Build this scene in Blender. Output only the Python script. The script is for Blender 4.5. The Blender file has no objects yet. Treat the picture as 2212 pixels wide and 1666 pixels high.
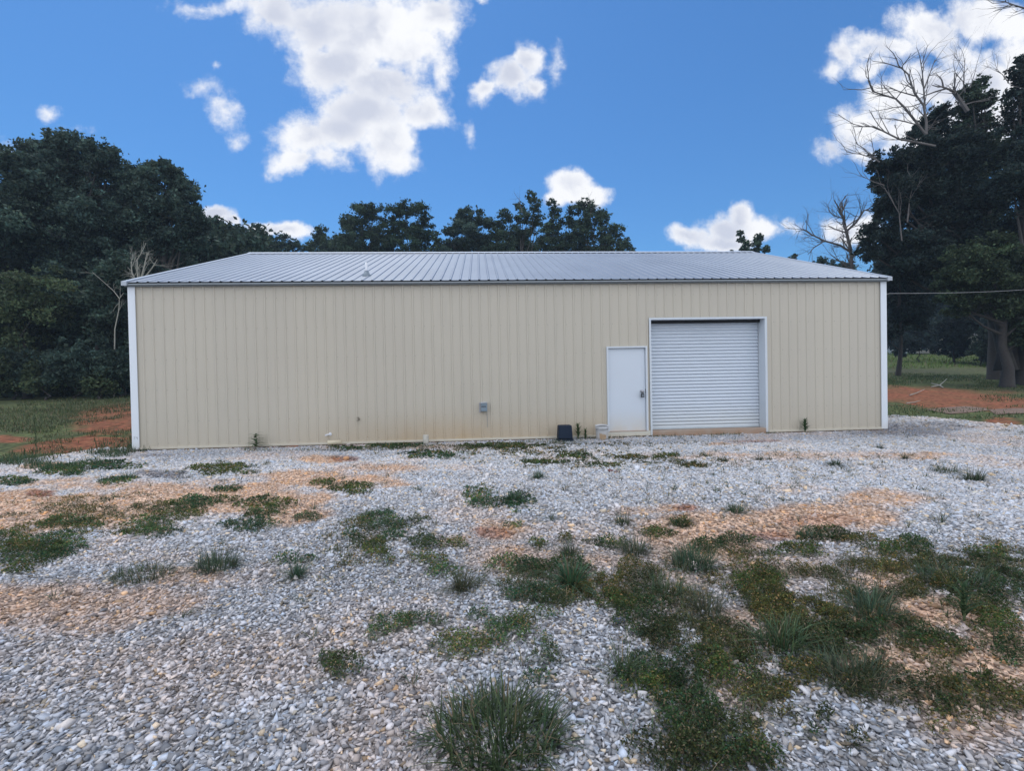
import bpy, bmesh, math, random
import numpy as np
from mathutils import Matrix, Vector
random.seed(7); rng = np.random.default_rng(7)
sc = bpy.context.scene
R = math.radians

# ------------------------------------------------------------------ camera
F_PX, CX, CY = 1041.0, 1106.0, 833.0            # focal length and centre for a 2212 px wide picture
CAM = np.array([7.991, -11.618, 1.4515])
YAW, PIT, ROL = .0653, .0135, .0197
Fw = np.array([math.sin(YAW)*math.cos(PIT), math.cos(YAW)*math.cos(PIT), -math.sin(PIT)])
R0 = np.array([math.cos(YAW), -math.sin(YAW), 0.])
U0 = np.cross(R0, Fw)
Rv = math.cos(ROL)*R0 - math.sin(ROL)*U0
Uv = math.sin(ROL)*R0 + math.cos(ROL)*U0
cd = bpy.data.cameras.new('camera'); cam = bpy.data.objects.new('camera', cd)
sc.collection.objects.link(cam); sc.camera = cam
cd.sensor_width = 36; cd.lens = 36*F_PX/2212; cd.clip_end = 2000; cd.clip_start = .05
M = Matrix(((Rv[0], Uv[0], -Fw[0], CAM[0]), (Rv[1], Uv[1], -Fw[1], CAM[1]), (Rv[2], Uv[2], -Fw[2], CAM[2]), (0, 0, 0, 1)))
cam.matrix_world = M
sc.render.engine = 'CYCLES'
sc.view_settings.view_transform = 'Standard'; sc.view_settings.look = 'None'
EXPOSURE = 0.67
sc.view_settings.exposure = EXPOSURE; sc.view_settings.gamma = 1

def ray(u, v):
    d = Fw + Rv*(u-CX)/F_PX - Uv*(v-CY)/F_PX
    return d
# ------------------------------------------------------------------ sky
SUN_EL, SUN_AZ = R(69), R(-28)        # azimuth measured from +Y (behind the building) towards +X
wd = bpy.data.worlds.new('World'); sc.world = wd; wd.use_nodes = True
nt = wd.node_tree; nt.nodes.clear(); N = nt.nodes; Lk = nt.links
def nd(t, **k):
    n = N.new(t)
    for a, b in k.items():
        if a.startswith('i_'):
            n.inputs[int(a[2:])].default_value = b
        else: setattr(n, a, b)
    return n
def mth(op, a, b=None, c=None):
    n = N.new('ShaderNodeMath'); n.operation = op
    for i, x in enumerate((a, b, c)):
        if x is None: continue
        if isinstance(x, (int, float)): n.inputs[i].default_value = x
        else: Lk.new(x, n.inputs[i])
    return n.outputs[0]
def mixc(f, a, b, bt='MIX'):
    n = N.new('ShaderNodeMix'); n.data_type = 'RGBA'; n.blend_type = bt
    for i, x in ((0, f), (6, a), (7, b)):
        if isinstance(x, (int, float)): n.inputs[i].default_value = x
        elif isinstance(x, tuple): n.inputs[i].default_value = (*x, 1)
        else: Lk.new(x, n.inputs[i])
    return n.outputs[2]
def sstep(x, a, b):
    n = N.new('ShaderNodeMapRange'); n.interpolation_type = 'SMOOTHSTEP'
    Lk.new(x, n.inputs[0]); n.inputs[1].default_value = a; n.inputs[2].default_value = b
    return n.outputs[0]
tc = nd('ShaderNodeTexCoord')
sky = nd('ShaderNodeTexSky', sky_type='NISHITA', sun_disc=False, sun_elevation=SUN_EL, sun_rotation=SUN_AZ,
         altitude=200, air_density=1.25, dust_density=.6, ozone_density=2.2)
sky_t = mixc(1.0, sky.outputs[0], (.285, .545, .80), 'MULTIPLY')
sep = nd('ShaderNodeSeparateXYZ'); Lk.new(tc.outputs['Generated'], sep.inputs[0])
ys = mth('MAXIMUM', sep.outputs[1], .04)
px = mth('DIVIDE', sep.outputs[0], ys); pz = mth('DIVIDE', sep.outputs[2], ys)
cmb = nd('ShaderNodeCombineXYZ'); Lk.new(px, cmb.inputs[0]); Lk.new(pz, cmb.inputs[1])
wn = nd('ShaderNodeTexNoise', i_2=5.5, i_3=6.0, i_4=.6); Lk.new(cmb.outputs[0], wn.inputs[0])
wsub = nd('ShaderNodeVectorMath', operation='SUBTRACT'); Lk.new(wn.outputs[1], wsub.inputs[0]); wsub.inputs[1].default_value = (.5, .5, .5)
wsc = nd('ShaderNodeVectorMath', operation='SCALE'); Lk.new(wsub.outputs[0], wsc.inputs[0]); wsc.inputs[3].default_value = .10
wadd = nd('ShaderNodeVectorMath', operation='ADD'); Lk.new(cmb.outputs[0], wadd.inputs[0]); Lk.new(wsc.outputs[0], wadd.inputs[1])
P = wadd.outputs[0]
# each cumulus is a handful of soft lobes in sky directions: u, v, ru, rv, weight
CL = [(600,25,70,50,1),(690,45,120,75,1),(790,60,140,90,1.1),(880,90,95,85,1),(940,40,70,60,.9),(560,8,90,24,.55),(440,8,70,20,.4),(1035,5,18,12,.4),
      (745,135,110,65,1.1),(820,175,105,60,1.1),(790,235,100,55,1.1),(905,225,60,42,.9),(660,290,80,55,1),(740,270,90,50,1),(635,340,58,34,.9),(850,300,62,66,1),(870,345,40,34,.8),(700,335,60,30,.6),(955,150,38,40,.6),
      (1135,135,34,36,1),(1100,170,50,40,1),(1045,195,36,24,.9),(1145,195,32,26,.8),(1195,130,24,34,.4),(1012,285,12,34,.35),(1205,160,18,20,.3),
      (450,195,48,30,.55),(485,240,36,44,.55),(505,290,22,24,.45),(462,142,14,12,.4),(105,238,26,15,.5),(12,310,34,24,.45),(170,270,30,12,.2),
      (1240,398,58,36,1.2),(1278,415,44,28,1),(1200,425,34,18,.9),(470,462,44,26,1.2),(510,482,24,18,1),(600,500,60,20,1.1),(645,506,36,18,1),
      (1600,478,40,36,1.2),(1565,500,60,34,1.1),(1640,500,60,30,1),(1490,516,52,26,.9),(1700,488,52,18,.5),(1560,525,90,24,1),
      (1840,492,60,36,.8),(1870,470,40,24,.6),
      (2010,70,110,52,.95),(2110,45,100,60,1),(2180,60,60,60,1),(1910,105,90,36,.8),(1820,115,46,30,.7),(1790,150,36,26,.6),(1880,145,70,24,.6),(2060,120,110,40,.7),
      (1870,280,100,55,1),(1790,315,46,32,.85),(1930,220,80,52,1),(2010,190,90,50,1),(2120,180,110,60,1),(2200,150,70,90,1),(1990,290,110,60,1),(2110,260,120,80,1),(1860,335,60,20,.6)]
acc = None
for (u, v, ru, rv, w) in CL:
    d = ray(u, v); gx, gz = d[0]/d[1], d[2]/d[1]
    mp = nd('ShaderNodeMapping', vector_type='TEXTURE')
    mp.inputs[1].default_value = (gx, gz, 0); mp.inputs[3].default_value = (ru/F_PX*1.22, rv/F_PX*1.22, 1)
    mp.inputs[2].default_value = (0, 0, (ru*7 % 11)*.06-.3 if w < 1 else .0)
    Lk.new(P, mp.inputs[0])
    ln = nd('ShaderNodeVectorMath', operation='LENGTH'); Lk.new(mp.outputs[0], ln.inputs[0])
    fld = mth('MULTIPLY_ADD', ln.outputs[1], -1.0*w, w)
    acc = fld if acc is None else mth('SMOOTH_MAX', acc, fld, .18)
n1 = nd('ShaderNodeTexNoise', i_2=7.0, i_3=9.0, i_4=.6); Lk.new(P, n1.inputs[0])
n2 = nd('ShaderNodeTexNoise', i_2=4.5, i_3=5.0, i_4=.55); Lk.new(P, n2.inputs[0])
acc0 = acc; n4 = nd('ShaderNodeTexNoise', i_2=26.0, i_3=7.0, i_4=.65); Lk.new(cmb.outputs[0], n4.inputs[0])
acc = mth('ADD', acc, mth('MULTIPLY_ADD', n4.outputs[0], .9, -.45))
dens = mth('ADD', acc, mth('MULTIPLY_ADD', n1.outputs[0], 1.15, -.55))
alpha = mth('MULTIPLY', sstep(dens, .0, .62), sstep(sep.outputs[1], .04, .1))
thick = sstep(mth('ADD', acc0, mth('MULTIPLY_ADD', n2.outputs[0], .9, -.45)), .25, 1.0)
shade = mth('MULTIPLY', thick, sstep(n2.outputs[0], .38, .56))
ccol = mixc(shade, (.97, .98, 1.01), (.62, .66, .78))
ccol = mixc(mth('MULTIPLY', mth('SUBTRACT', 1.0, sstep(dens, .1, .6)), .3), ccol, (.60, .70, .92))
# bright broken cloud added behind the camera, out of view, to light the wall
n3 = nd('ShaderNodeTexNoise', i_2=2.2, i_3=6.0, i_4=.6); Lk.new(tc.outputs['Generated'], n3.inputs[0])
back_fill = mth('MULTIPLY', mth('SUBTRACT', 1.0, sstep(sep.outputs[1], -.25, .0)), sstep(n3.outputs[0], .30, .50))
back_fill = mth('MULTIPLY', back_fill, sstep(sep.outputs[2], -.02, .08))
alpha = mth('MAXIMUM', alpha, back_fill)
bg1 = nd('ShaderNodeBackground'); Lk.new(sky_t, bg1.inputs[0]); bg1.inputs[1].default_value = .10
bg2 = nd('ShaderNodeBackground'); Lk.new(ccol, bg2.inputs[0]); Lk.new(mth('MULTIPLY_ADD', back_fill, .46, .65), bg2.inputs[1])
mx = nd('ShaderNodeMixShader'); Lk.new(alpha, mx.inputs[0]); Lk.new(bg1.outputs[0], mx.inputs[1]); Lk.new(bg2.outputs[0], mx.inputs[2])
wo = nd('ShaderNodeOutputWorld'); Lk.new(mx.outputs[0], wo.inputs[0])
# ------------------------------------------------------------------ sun: veiled by cloud, behind the building
sl = bpy.data.lights.new('sun', 'SUN'); sl.energy = 1.25; sl.angle = R(18); sl.color = (1, .96, .9)
so = bpy.data.objects.new('sun', sl); sc.collection.objects.link(so)
sd = Vector((math.sin(SUN_AZ)*math.cos(SUN_EL), math.cos(SUN_AZ)*math.cos(SUN_EL), math.sin(SUN_EL)))
so.rotation_euler = sd.to_track_quat('Z', 'Y').to_euler(); so.location = (0, 30, 60)

# ------------------------------------------------------------------ noise + terrain
def h2(i, j, s):
    n = (i*374761393 + j*668265263 + s*1442695041) & 0xffffffff
    n = ((n ^ (n >> 13))*1274126177) & 0xffffffff
    return ((n ^ (n >> 16)) & 0xffff)/65535.
def vnoise(x, y, s=0):
    x = np.asarray(x, float); y = np.asarray(y, float)
    i = np.floor(x).astype(np.int64); j = np.floor(y).astype(np.int64); fx = x-i; fy = y-j
    fx = fx*fx*(3-2*fx); fy = fy*fy*(3-2*fy)
    a = h2(i, j, s); b = h2(i+1, j, s); c = h2(i, j+1, s); d = h2(i+1, j+1, s)
    return (a*(1-fx)+b*fx)*(1-fy)+(c*(1-fx)+d*fx)*fy
def fbm(x, y, f=1., o=4, s=0):
    r = 0; a = .5; t = 0
    for k in range(o):
        r = r + a*vnoise(x*f+k*17.3, y*f-k*9.1, s+k); t += a; a *= .55; f *= 2.03
    return r/t
def sm(x, a, b):
    t = np.clip((x-a)/(b-a), 0, 1); return t*t*(3-2*t)
BL, BW, BH = 18.288, 12.19, 3.783          # building length, depth, eave height
def terrain(x, y):
    x = np.asarray(x, float); y = np.asarray(y, float)
    t = y+11.618
    hl = np.interp(t, [-50, 0, 5, 12, 25, 40, 120, 400], [-.4, -.12, -.08, 0, .85, 1.3, 2.2, 4])
    hr = np.interp(t, [-50, 0, 5, 14.5, 24, 32, 35, 60, 120, 400], [-.4, -.12, -.08, 0, .72, 1.15, 1.4, 3.9, 5.0, 7.4])
    w = sm(x, 4, 17)
    h = hl*(1-w)+hr*w
    dx = np.maximum(np.maximum(-x, x-BL), 0); dy = np.maximum(np.maximum(-y, y-BW), 0)
    h = h*sm(np.hypot(dx, dy), .3, 3.0)
    near = 1-sm(np.hypot(x-8, y), 20, 40)
    return h + (fbm(x, y, .35, 3, 5)-.5)*.14*sm(-y, .2, 2.0)*near + (fbm(x, y, 2.2, 3, 8)-.5)*.05*near*sm(np.hypot(dx, dy), .05, 1)-.042
def G(u, v):
    d = ray(u, v); ts = np.concatenate([np.linspace(1.5, 30, 1200), np.linspace(30, 150, 1200)])
    p = CAM[None]+d[None]*ts[:, None]
    k = np.nonzero(p[:, 2] <= terrain(p[:, 0], p[:, 1]))[0]
    k = k[0] if len(k) else -1
    q = p[k].copy(); q[2] = terrain(q[0], q[1]); return q
def at(u, v, t):                                   # point on the sight line at forward distance t
    return CAM + ray(u, v)*t
def Wp(u, v, y=0.):                                # point on a plane y = const
    d = ray(u, v); return CAM + d*((y-CAM[1])/d[1])

# ------------------------------------------------------------------ object helpers
def link(name, me, mat=None, parent=None):
    o = bpy.data.objects.new(name, me); sc.collection.objects.link(o)
    if mat is not None and me is not None:
        for m_ in (mat if isinstance(mat, (list, tuple)) else [mat]): me.materials.append(m_)
    if parent is not None: o.parent = parent
    return o
def tag(o, label=None, cat=None, group=None, kind=None):
    for k, v in (('label', label), ('category', cat), ('group', group), ('kind', kind)):
        if v: o[k] = v
    return o
def empty(name, loc=(0, 0, 0)):
    o = bpy.data.objects.new(name, None); o.location = loc; sc.collection.objects.link(o); o.empty_display_size = .2; return o
def npmesh(name, V, Fc, col=None, smooth=False, flo=None):
    V = np.asarray(V, np.float32); Fc = np.asarray(Fc, np.int32)
    me = bpy.data.meshes.new(name); k = Fc.shape[1]
    me.vertices.add(len(V)); me.vertices.foreach_set('co', V.ravel())
    me.loops.add(Fc.size); me.loops.foreach_set('vertex_index', Fc.ravel())
    me.polygons.add(len(Fc)); me.polygons.foreach_set('loop_start', np.arange(0, Fc.size, k, dtype=np.int32))
    me.update(calc_edges=True)
    if smooth: me.polygons.foreach_set('use_smooth', np.ones(len(Fc), bool))
    if col is not None:
        a = me.color_attributes.new('Col', 'FLOAT_COLOR', 'POINT')
        c = np.ones((len(V), 4), np.float32); c[:, :3] = col; a.data.foreach_set('color', c.ravel())
    for nme, arr in (flo or {}).items():
        a = me.attributes.new(nme, 'FLOAT', 'POINT'); a.data.foreach_set('value', np.asarray(arr, np.float32))
    return me
class MB:
    def __init__(s): s.v = []; s.f = []
    def add(s, vs, fs):
        b = len(s.v); s.v += [tuple(map(float, q)) for q in vs]; s.f += [tuple(b+i for i in f) for f in fs]; return s
    def box(s, x0, x1, y0, y1, z0, z1):
        return s.add([(x0,y0,z0),(x1,y0,z0),(x1,y1,z0),(x0,y1,z0),(x0,y0,z1),(x1,y0,z1),(x1,y1,z1),(x0,y1,z1)],
                     [(0,3,2,1),(4,5,6,7),(0,1,5,4),(1,2,6,5),(2,3,7,6),(3,0,4,7)])
    def tube(s, pts, rad, n=8, cap=True):
        pts = [Vector(p) for p in pts]; rings = []
        if not hasattr(rad, '__len__'): rad = [rad]*len(pts)
        for i, p in enumerate(pts):
            d = (pts[min(i+1, len(pts)-1)]-pts[max(i-1, 0)]).normalized()
            a = d.orthogonal().normalized() if i == 0 else (a-d*a.dot(d)).normalized()
            b = d.cross(a)
            rings.append([p+(a*math.cos(2*math.pi*k/n)+b*math.sin(2*math.pi*k/n))*rad[i] for k in range(n)])
        vs = [q for r in rings for q in r]
        fs = [(i*n+k, i*n+(k+1) % n, (i+1)*n+(k+1) % n, (i+1)*n+k) for i in range(len(pts)-1) for k in range(n)]
        if cap: fs += [tuple(range(n))[::-1], tuple((len(pts)-1)*n+k for k in range(n))]
        return s.add(vs, fs)
    def lathe(s, prof, c, n=24):
        vs = [(c[0]+r*math.cos(2*math.pi*k/n), c[1]+r*math.sin(2*math.pi*k/n), c[2]+z) for r, z in prof for k in range(n)]
        fs = [(i*n+k, i*n+(k+1) % n, (i+1)*n+(k+1) % n, (i+1)*n+k) for i in range(len(prof)-1) for k in range(n)]
        return s.add(vs, fs)
    def build(s, name, mat, parent=None, smooth=False, bevel=0):
        me = bpy.data.meshes.new(name); me.from_pydata(s.v, [], s.f); me.update()
        if smooth: me.polygons.foreach_set('use_smooth', [True]*len(me.polygons))
        o = link(name, me, mat, parent)
        if bevel:
            m_ = o.modifiers.new('bevel', 'BEVEL'); m_.width = bevel; m_.segments = 2; m_.limit_method = 'ANGLE'
        return o
# ------------------------------------------------------------------ materials
class Mat:
    def __init__(s, name):
        s.m = bpy.data.materials.new(name); s.m.use_nodes = True; s.t = s.m.node_tree; s.N = s.t.nodes; s.L = s.t.links
        s.b = s.N['Principled BSDF']
    def n(s, t, **k):
        q = s.N.new(t)
        for a, b in k.items():
            if a.startswith('i_'): q.inputs[int(a[2:])].default_value = b
            else: setattr(q, a, b)
        return q
    def math(s, op, a, b=None):
        q = s.N.new('ShaderNodeMath'); q.operation = op
        for i, x in enumerate((a, b)):
            if x is None: continue
            if isinstance(x, (int, float)): q.inputs[i].default_value = x
            else: s.L.new(x, q.inputs[i])
        return q.outputs[0]
    def mix(s, f, a, b, bt='MIX'):
        q = s.N.new('ShaderNodeMix'); q.data_type = 'RGBA'; q.blend_type = bt
        for i, x in ((0, f), (6, a), (7, b)):
            if isinstance(x, (int, float)): q.inputs[i].default_value = x
            elif isinstance(x, tuple): q.inputs[i].default_value = (*x, 1)
            else: s.L.new(x, q.inputs[i])
        return q.outputs[2]
    def ss(s, x, a, b):
        q = s.N.new('ShaderNodeMapRange'); q.interpolation_type = 'SMOOTHSTEP'
        s.L.new(x, q.inputs[0]); q.inputs[1].default_value = a; q.inputs[2].default_value = b
        return q.outputs[0]
    def noise(s, scale, det=4, co=None, sc3=None):
        q = s.n('ShaderNodeTexNoise', i_2=scale, i_3=det)
        src = co or s.pos()
        if sc3:
            mp = s.n('ShaderNodeMapping'); mp.inputs[3].default_value = sc3; s.L.new(src, mp.inputs[0]); src = mp.outputs[0]
        s.L.new(src, q.inputs[0]); return q.outputs[0]
    def pos(s):
        return s.n('ShaderNodeNewGeometry').outputs[0]
    def col(s, c): s.L.new(c, s.b.inputs['Base Color'])
    def bump(s, h, st=.3, d=.01):
        q = s.n('ShaderNodeBump'); q.inputs[0].default_value = st; q.inputs[1].default_value = d; s.L.new(h, q.inputs[3 if 'Filter Width' in q.inputs and q.inputs[2].name == 'Filter Width' else 2])
        s.L.new(q.outputs[0], s.b.inputs['Normal'])
def plain(name, c, rough=.6, metal=0., var=.12, scale=6, bump=0., bscale=60, spec=.5):
    m = Mat(name); m.b.inputs['Roughness'].default_value = rough; m.b.inputs['Metallic'].default_value = metal
    m.b.inputs['Specular IOR Level'].default_value = spec
    f = m.noise(scale, 5)
    m.col(m.mix(f, tuple(x*(1-var) for x in c), tuple(min(1, x*(1+var)) for x in c)))
    if bump: m.bump(m.noise(bscale, 4), bump)
    return m.m
# beige wall sheet with clay splash near the ground
mw = Mat('beige_wall_paint'); p = mw.pos(); s_ = mw.n('ShaderNodeSeparateXYZ'); mw.L.new(p, s_.inputs[0])
base = mw.mix(mw.noise(.5, 4), (.485, .447, .368), (.54, .497, .412))
fl_ = mw.math('FLOOR', mw.math('MULTIPLY', s_.outputs[0], 1.0986)); wn_ = mw.n('ShaderNodeTexWhiteNoise', noise_dimensions='1D'); mw.L.new(fl_, wn_.inputs['W'])
base = mw.mix(mw.math('MULTIPLY', wn_.outputs[0], .12), base, (.40, .38, .34))
base = mw.mix(mw.math('MULTIPLY', mw.ss(mw.noise(1.0, 5, sc3=(6, 6, .5)), .5, .8), .18), base, (.40, .38, .33))
zz = mw.math('SUBTRACT', 1.0, mw.ss(s_.outputs[2], .0, 1.15))
xx = mw.math('MULTIPLY', mw.ss(s_.outputs[0], 2.5, 6.5), mw.math('SUBTRACT', 1.0, mw.ss(s_.outputs[0], 11.5, 13.5)))
xm = mw.math('ADD', mw.math('MULTIPLY', xx, .8), .18)
x2 = mw.math('MULTIPLY', mw.ss(s_.outputs[0], 5.4, 7.2), mw.math('SUBTRACT', 1.0, mw.ss(s_.outputs[0], 7.6, 8.7)))
stain = mw.math('MULTIPLY', mw.math('MULTIPLY', zz, zz), mw.math('ADD', xm, mw.math('MULTIPLY', x2, .45)))
stain = mw.math('MULTIPLY', stain, mw.math('ADD', mw.math('MULTIPLY', mw.noise(3.0, 6), .8), .45))
base = mw.mix(mw.math('MULTIPLY', stain, .5), base, (.46, .32, .17))
spk = mw.math('MULTIPLY', mw.ss(mw.noise(38, 3), .62, .72), mw.math('MULTIPLY', zz, xm))
base = mw.mix(mw.math('MULTIPLY', spk, .8), base, (.30, .17, .08))
mw.col(base); mw.b.inputs['Roughness'].default_value = .5; mw.bump(mw.noise(1.6, 3), .12, .05)
WALL = mw.m
def dirtywhite(name, c=(.66, .69, .72), h=.5, dirt=(.50, .36, .18), amt=.6, rough=.4):
    m = Mat(name); p = m.pos(); s = m.n('ShaderNodeSeparateXYZ'); m.L.new(p, s.inputs[0])
    b = m.mix(m.noise(1.2, 4), tuple(x*.95 for x in c), c)
    z = m.math('SUBTRACT', 1.0, m.ss(s.outputs[2], 0, h))
    z = m.math('MULTIPLY', m.math('MULTIPLY', z, m.math('ADD', m.math('MULTIPLY', m.noise(4, 5), .9), .2)), amt)
    m.col(m.mix(z, b, dirt)); m.b.inputs['Roughness'].default_value = rough
    return m.m
TRIM = dirtywhite('white_trim', (.74, .79, .84), .25, amt=.25)
FRAME = dirtywhite('frame_trim', (.60, .65, .70), .25, amt=.3)
DOORW = dirtywhite('door_paint', (.60, .66, .73), .75, (.60, .46, .24), .55)
BASETRIM = dirtywhite('base_trim', (.60, .58, .50), .1, (.5, .36, .2), .35)
CURT = dirtywhite('curtain_paint', (.60, .66, .73), .9, (.55, .50, .34), .35, .35)
EAVE = plain('eave_metal', (.24, .27, .29), .45, .2, .06)
mr = Mat('galvalume_roof'); mr.b.inputs['Metallic'].default_value = .55; mr.b.inputs['Roughness'].default_value = .5
f = mr.noise(1.1, 5, sc3=(1.0, .35, 1)); c_ = mr.mix(f, (.235, .26, .295), (.335, .365, .405))
fs = mr.ss(mr.noise(9, 4, sc3=(3, .6, 1)), .45, .7); c_ = mr.mix(mr.math('MULTIPLY', fs, .35), c_, (.20, .24, .31)); mr.col(c_)
ROOF = mr.m
CONC = dirtywhite('concrete', (.40, .37, .33), .3, (.34, .18, .09), .95, .9)
BLACKM = plain('dark_metal', (.05, .055, .06), .4, .5)
STEEL = plain('steel', (.55, .55, .55), .3, .9)
GREYB = plain('grey_plastic', (.19, .25, .30), .5, 0, .08)
GREYL = plain('light_grey_plastic', (.42, .45, .48), .5)
PVC = plain('cream_pvc', (.62, .55, .40), .45, 0, .1)
PVCW = plain('white_pvc', (.70, .72, .76), .4)
GAP = plain('dark_gap', (.02, .022, .025), .9)
def colmat(name, rough=.8, trans=0., spec=.3, scale=0, namt=.0):
    m = Mat(name); a = m.n('ShaderNodeAttribute', attribute_name='Col'); c = a.outputs[0]
    if scale:
        c = m.mix(m.noise(scale, 3), m.mix(1.0, c, (1-namt,)*3, 'MULTIPLY'), m.mix(1.0, c, (1+namt,)*3, 'MULTIPLY'))
    m.col(c); m.b.inputs['Roughness'].default_value = rough; m.b.inputs['Specular IOR Level'].default_value = spec
    if trans:
        tr = m.n('ShaderNodeBsdfTranslucent'); m.L.new(c, tr.inputs[0]); mx_ = m.n('ShaderNodeMixShader'); mx_.inputs[0].default_value = trans
        m.L.new(m.b.outputs[0], mx_.inputs[1]); m.L.new(tr.outputs[0], mx_.inputs[2]); m.L.new(mx_.outputs[0], m.N['Material Output'].inputs[0])
    return m.m
LEAF = colmat('foliage', .7, .38, .25)
BLADE = colmat('grass_blade', .6, .25, .3)
STONE = colmat('crushed_stone', .85, 0, .25, 160, .16)
BARK = plain('bark', (.042, .038, .036), .95, 0, .35, 12, .6, 30)
DEADW = plain('dead_wood', (.13, .12, .115), .9, 0, .25, 20)
PALEW = plain('pale_bark', (.30, .29, .25), .9, 0, .25, 15)

# ------------------------------------------------------------------ ground
class Ell:                     # patch on the ground given by where its centre lies and its extent in metres
    def __init__(s, u, v, ru, rv, w=1., hard=.55):
        c = G(u, v); s.c = c; t = float((c-CAM) @ Fw); s.t = t
        a = G(u+ru, v); b = G(u, v-rv); b2 = G(u, v+rv)
        s.ax = np.array([ (a-c)[0], (a-c)[1] ]); s.by = (b-b2)[:2]/2
        s.M = np.linalg.inv(np.array([s.ax, s.by]).T); s.w = w; s.h = hard
    def r(s, x, y):
        dx = x-s.c[0]; dy = y-s.c[1]
        p = s.M[0, 0]*dx+s.M[0, 1]*dy; q = s.M[1, 0]*dx+s.M[1, 1]*dy
        return np.sqrt(p*p+q*q)
    def mask(s, x, y, nz):
        return s.w*sm(1.25-s.r(x, y)+(nz-.5)*1.5, 0, s.h)
def masks(L, x, y, f=2.2, seed=1):
    nz = fbm(x, y, f, 4, seed); m = np.zeros(np.shape(x))
    for e in L: m = np.maximum(m, e.mask(x, y, nz))
    return m
TAN = [Ell(*a, hard=.9) for a in [(60,1090,240,44,1),(200,1120,200,30,.8),(420,1080,260,42,1),(60,1300,200,50,.5),(560,1075,170,38,1),(640,1110,120,25,.7),(820,1010,110,14,.6),(700,996,60,9,.9),(690,1040,160,22,.8),(180,1050,200,18,.5),
      (90,1330,220,55,.45),(280,1300,160,35,.45),(420,1250,100,25,.4),(1080,1150,110,32,.75),(1000,1165,90,22,.4),(1120,1205,150,45,.45),
      (1600,1130,230,34,.9),(1790,1110,170,32,.95),(1480,1160,150,30,.7),(1560,1190,150,40,.6),(1380,1105,80,14,.4),(1900,1080,160,22,.6),
      (1700,1240,260,60,.5),(2000,1330,200,70,.85),(1900,1260,160,50,.6),(2150,1400,120,90,.7),(1950,1450,200,70,.65),(1650,1350,120,60,.45),(2100,1560,150,80,.45),(1600,1500,120,80,.35),
      (1700,985,330,9,.4),(1560,960,50,5,.6),(1980,985,120,9,.5),(1450,1100,60,14,.6),(60,985,60,6,.5),(100,1008,60,7,.7),(870,965,200,7,.35),(1300,1215,90,20,.4)]]
RED = [Ell(*a) for a in [(88,1068,26,7,1),(748,992,36,6,.8),(1478,1100,30,8,.9),(1650,1160,50,12,.7),(1062,1155,40,11,.8),(1780,1130,90,14,.4),(1960,1330,70,20,.4),(600,965,30,3,.8),(1620,955,60,3,.6)]]
DRK = [Ell(*a) for a in [(345,1027,58,9,1),(1990,925,110,14,.7),(1900,935,70,8,.6),(1850,1180,40,8,.3),(330,985,60,4,.5)]]
THIN = [Ell(*a, hard=1.2) for a in [(1960,1230,230,55),(2070,1380,170,80),(1800,1380,230,110),(2060,1540,150,90),(1600,1220,150,50),(1480,1330,110,90),(2140,1220,90,60),(1600,1540,170,100),(1150,1260,160,60),(1330,1000,330,16,.9),(1130,978,300,12,.9),(1200,962,400,5,.6),(200,1110,230,50),(800,1150,120,60)]]
COVER = [Ell(*a) for a in [(60,1205,80,24),(130,1180,60,26),(15,1170,50,26),(150,1132,62,11),(320,1145,60,26),(380,1110,70,22),(420,1088,50,14),(490,1082,40,8),
      (575,1095,58,22),(550,1138,66,14),(662,1122,42,12),(140,1015,60,12),(240,1008,60,9),(480,1012,72,12),(760,1055,46,11),(700,1045,24,7),(830,1128,44,22),(850,1160,40,14),(815,1190,34,16),(830,1212,24,14),
      (760,1163,22,8),(925,1176,48,15),(985,1180,26,9),(925,1212,42,15),(955,1240,36,16),(1035,1070,36,18),(1060,1088,55,14),(1120,1085,38,20),(1100,1090,30,12),(1105,1228,62,18),(1165,1183,20,13),
      (1215,1225,60,18),(1150,1288,70,18),(1210,1300,50,16),(1250,1250,50,30),(850,1355,56,22),(920,1345,50,14),(810,1375,30,20),(750,1450,44,32),(710,1440,24,20),(1000,1400,60,26),(1090,1375,60,28),(1030,1335,30,10),(1130,1345,26,16),
      (1178,1418,36,32),(1165,1470,42,18),(1370,1270,58,50),(1390,1340,84,56),(1330,1310,40,30),(1440,1370,60,40),(1400,1460,74,40),(1460,1500,60,40),(1500,1440,70,40),
      (1640,1270,66,28),(1700,1330,84,48),(1660,1300,70,40),(1760,1370,100,48),(1830,1400,80,36),(1730,1460,60,36),(1560,1390,80,50),(1570,1470,80,36),(1650,1500,70,24),(1900,1470,90,40),(1980,1500,70,34),(2050,1540,40,24),
      (1490,1560,80,50),(1560,1620,110,60),(1460,1640,90,50),(1640,1650,80,30),(1940,1610,0.1,.1),(1780,1560,34,18),(1760,1600,34,14),(1850,1610,30,14),
      (1900,1300,70,18),(1990,1270,50,14),(2060,1270,80,20),(2110,1310,70,22),(1960,1190,70,22),(2020,1225,60,18),(2130,1205,60,16),(2180,1275,60,40),(1790,1160,60,14),(1850,1170,50,10),(1720,1195,60,14),
      (2180,1420,50,30),(2120,1470,50,26),(2180,1520,60,50),(2000,1390,70,20),(1900,1360,60,16),(1930,1230,50,10),(1740,1240,80,16),(1600,1170,46,12),(1530,1180,36,10),(1420,1155,40,10),(1470,1135,30,9),
      (1300,1005,36,5,.8),(1170,1000,40,5,.8),(940,985,70,7),(1080,965,90,6),(860,965,60,5),(1350,990,40,5,.8),(1440,985,28,5,.8),(760,970,40,4),(1240,985,40,6),(1220,1170,14,6),(1110,1140,30,6),(1500,1010,30,5),(30,1040,40,8),(250,1040,40,8),(1180,1000,40,6),
      (1180,1335,30,8),(640,1215,50,8),(490,1060,30,6),(900,1125,24,6),(1320,1180,50,8),(2160,1350,50,20),(2060,1420,50,18)]]
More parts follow.
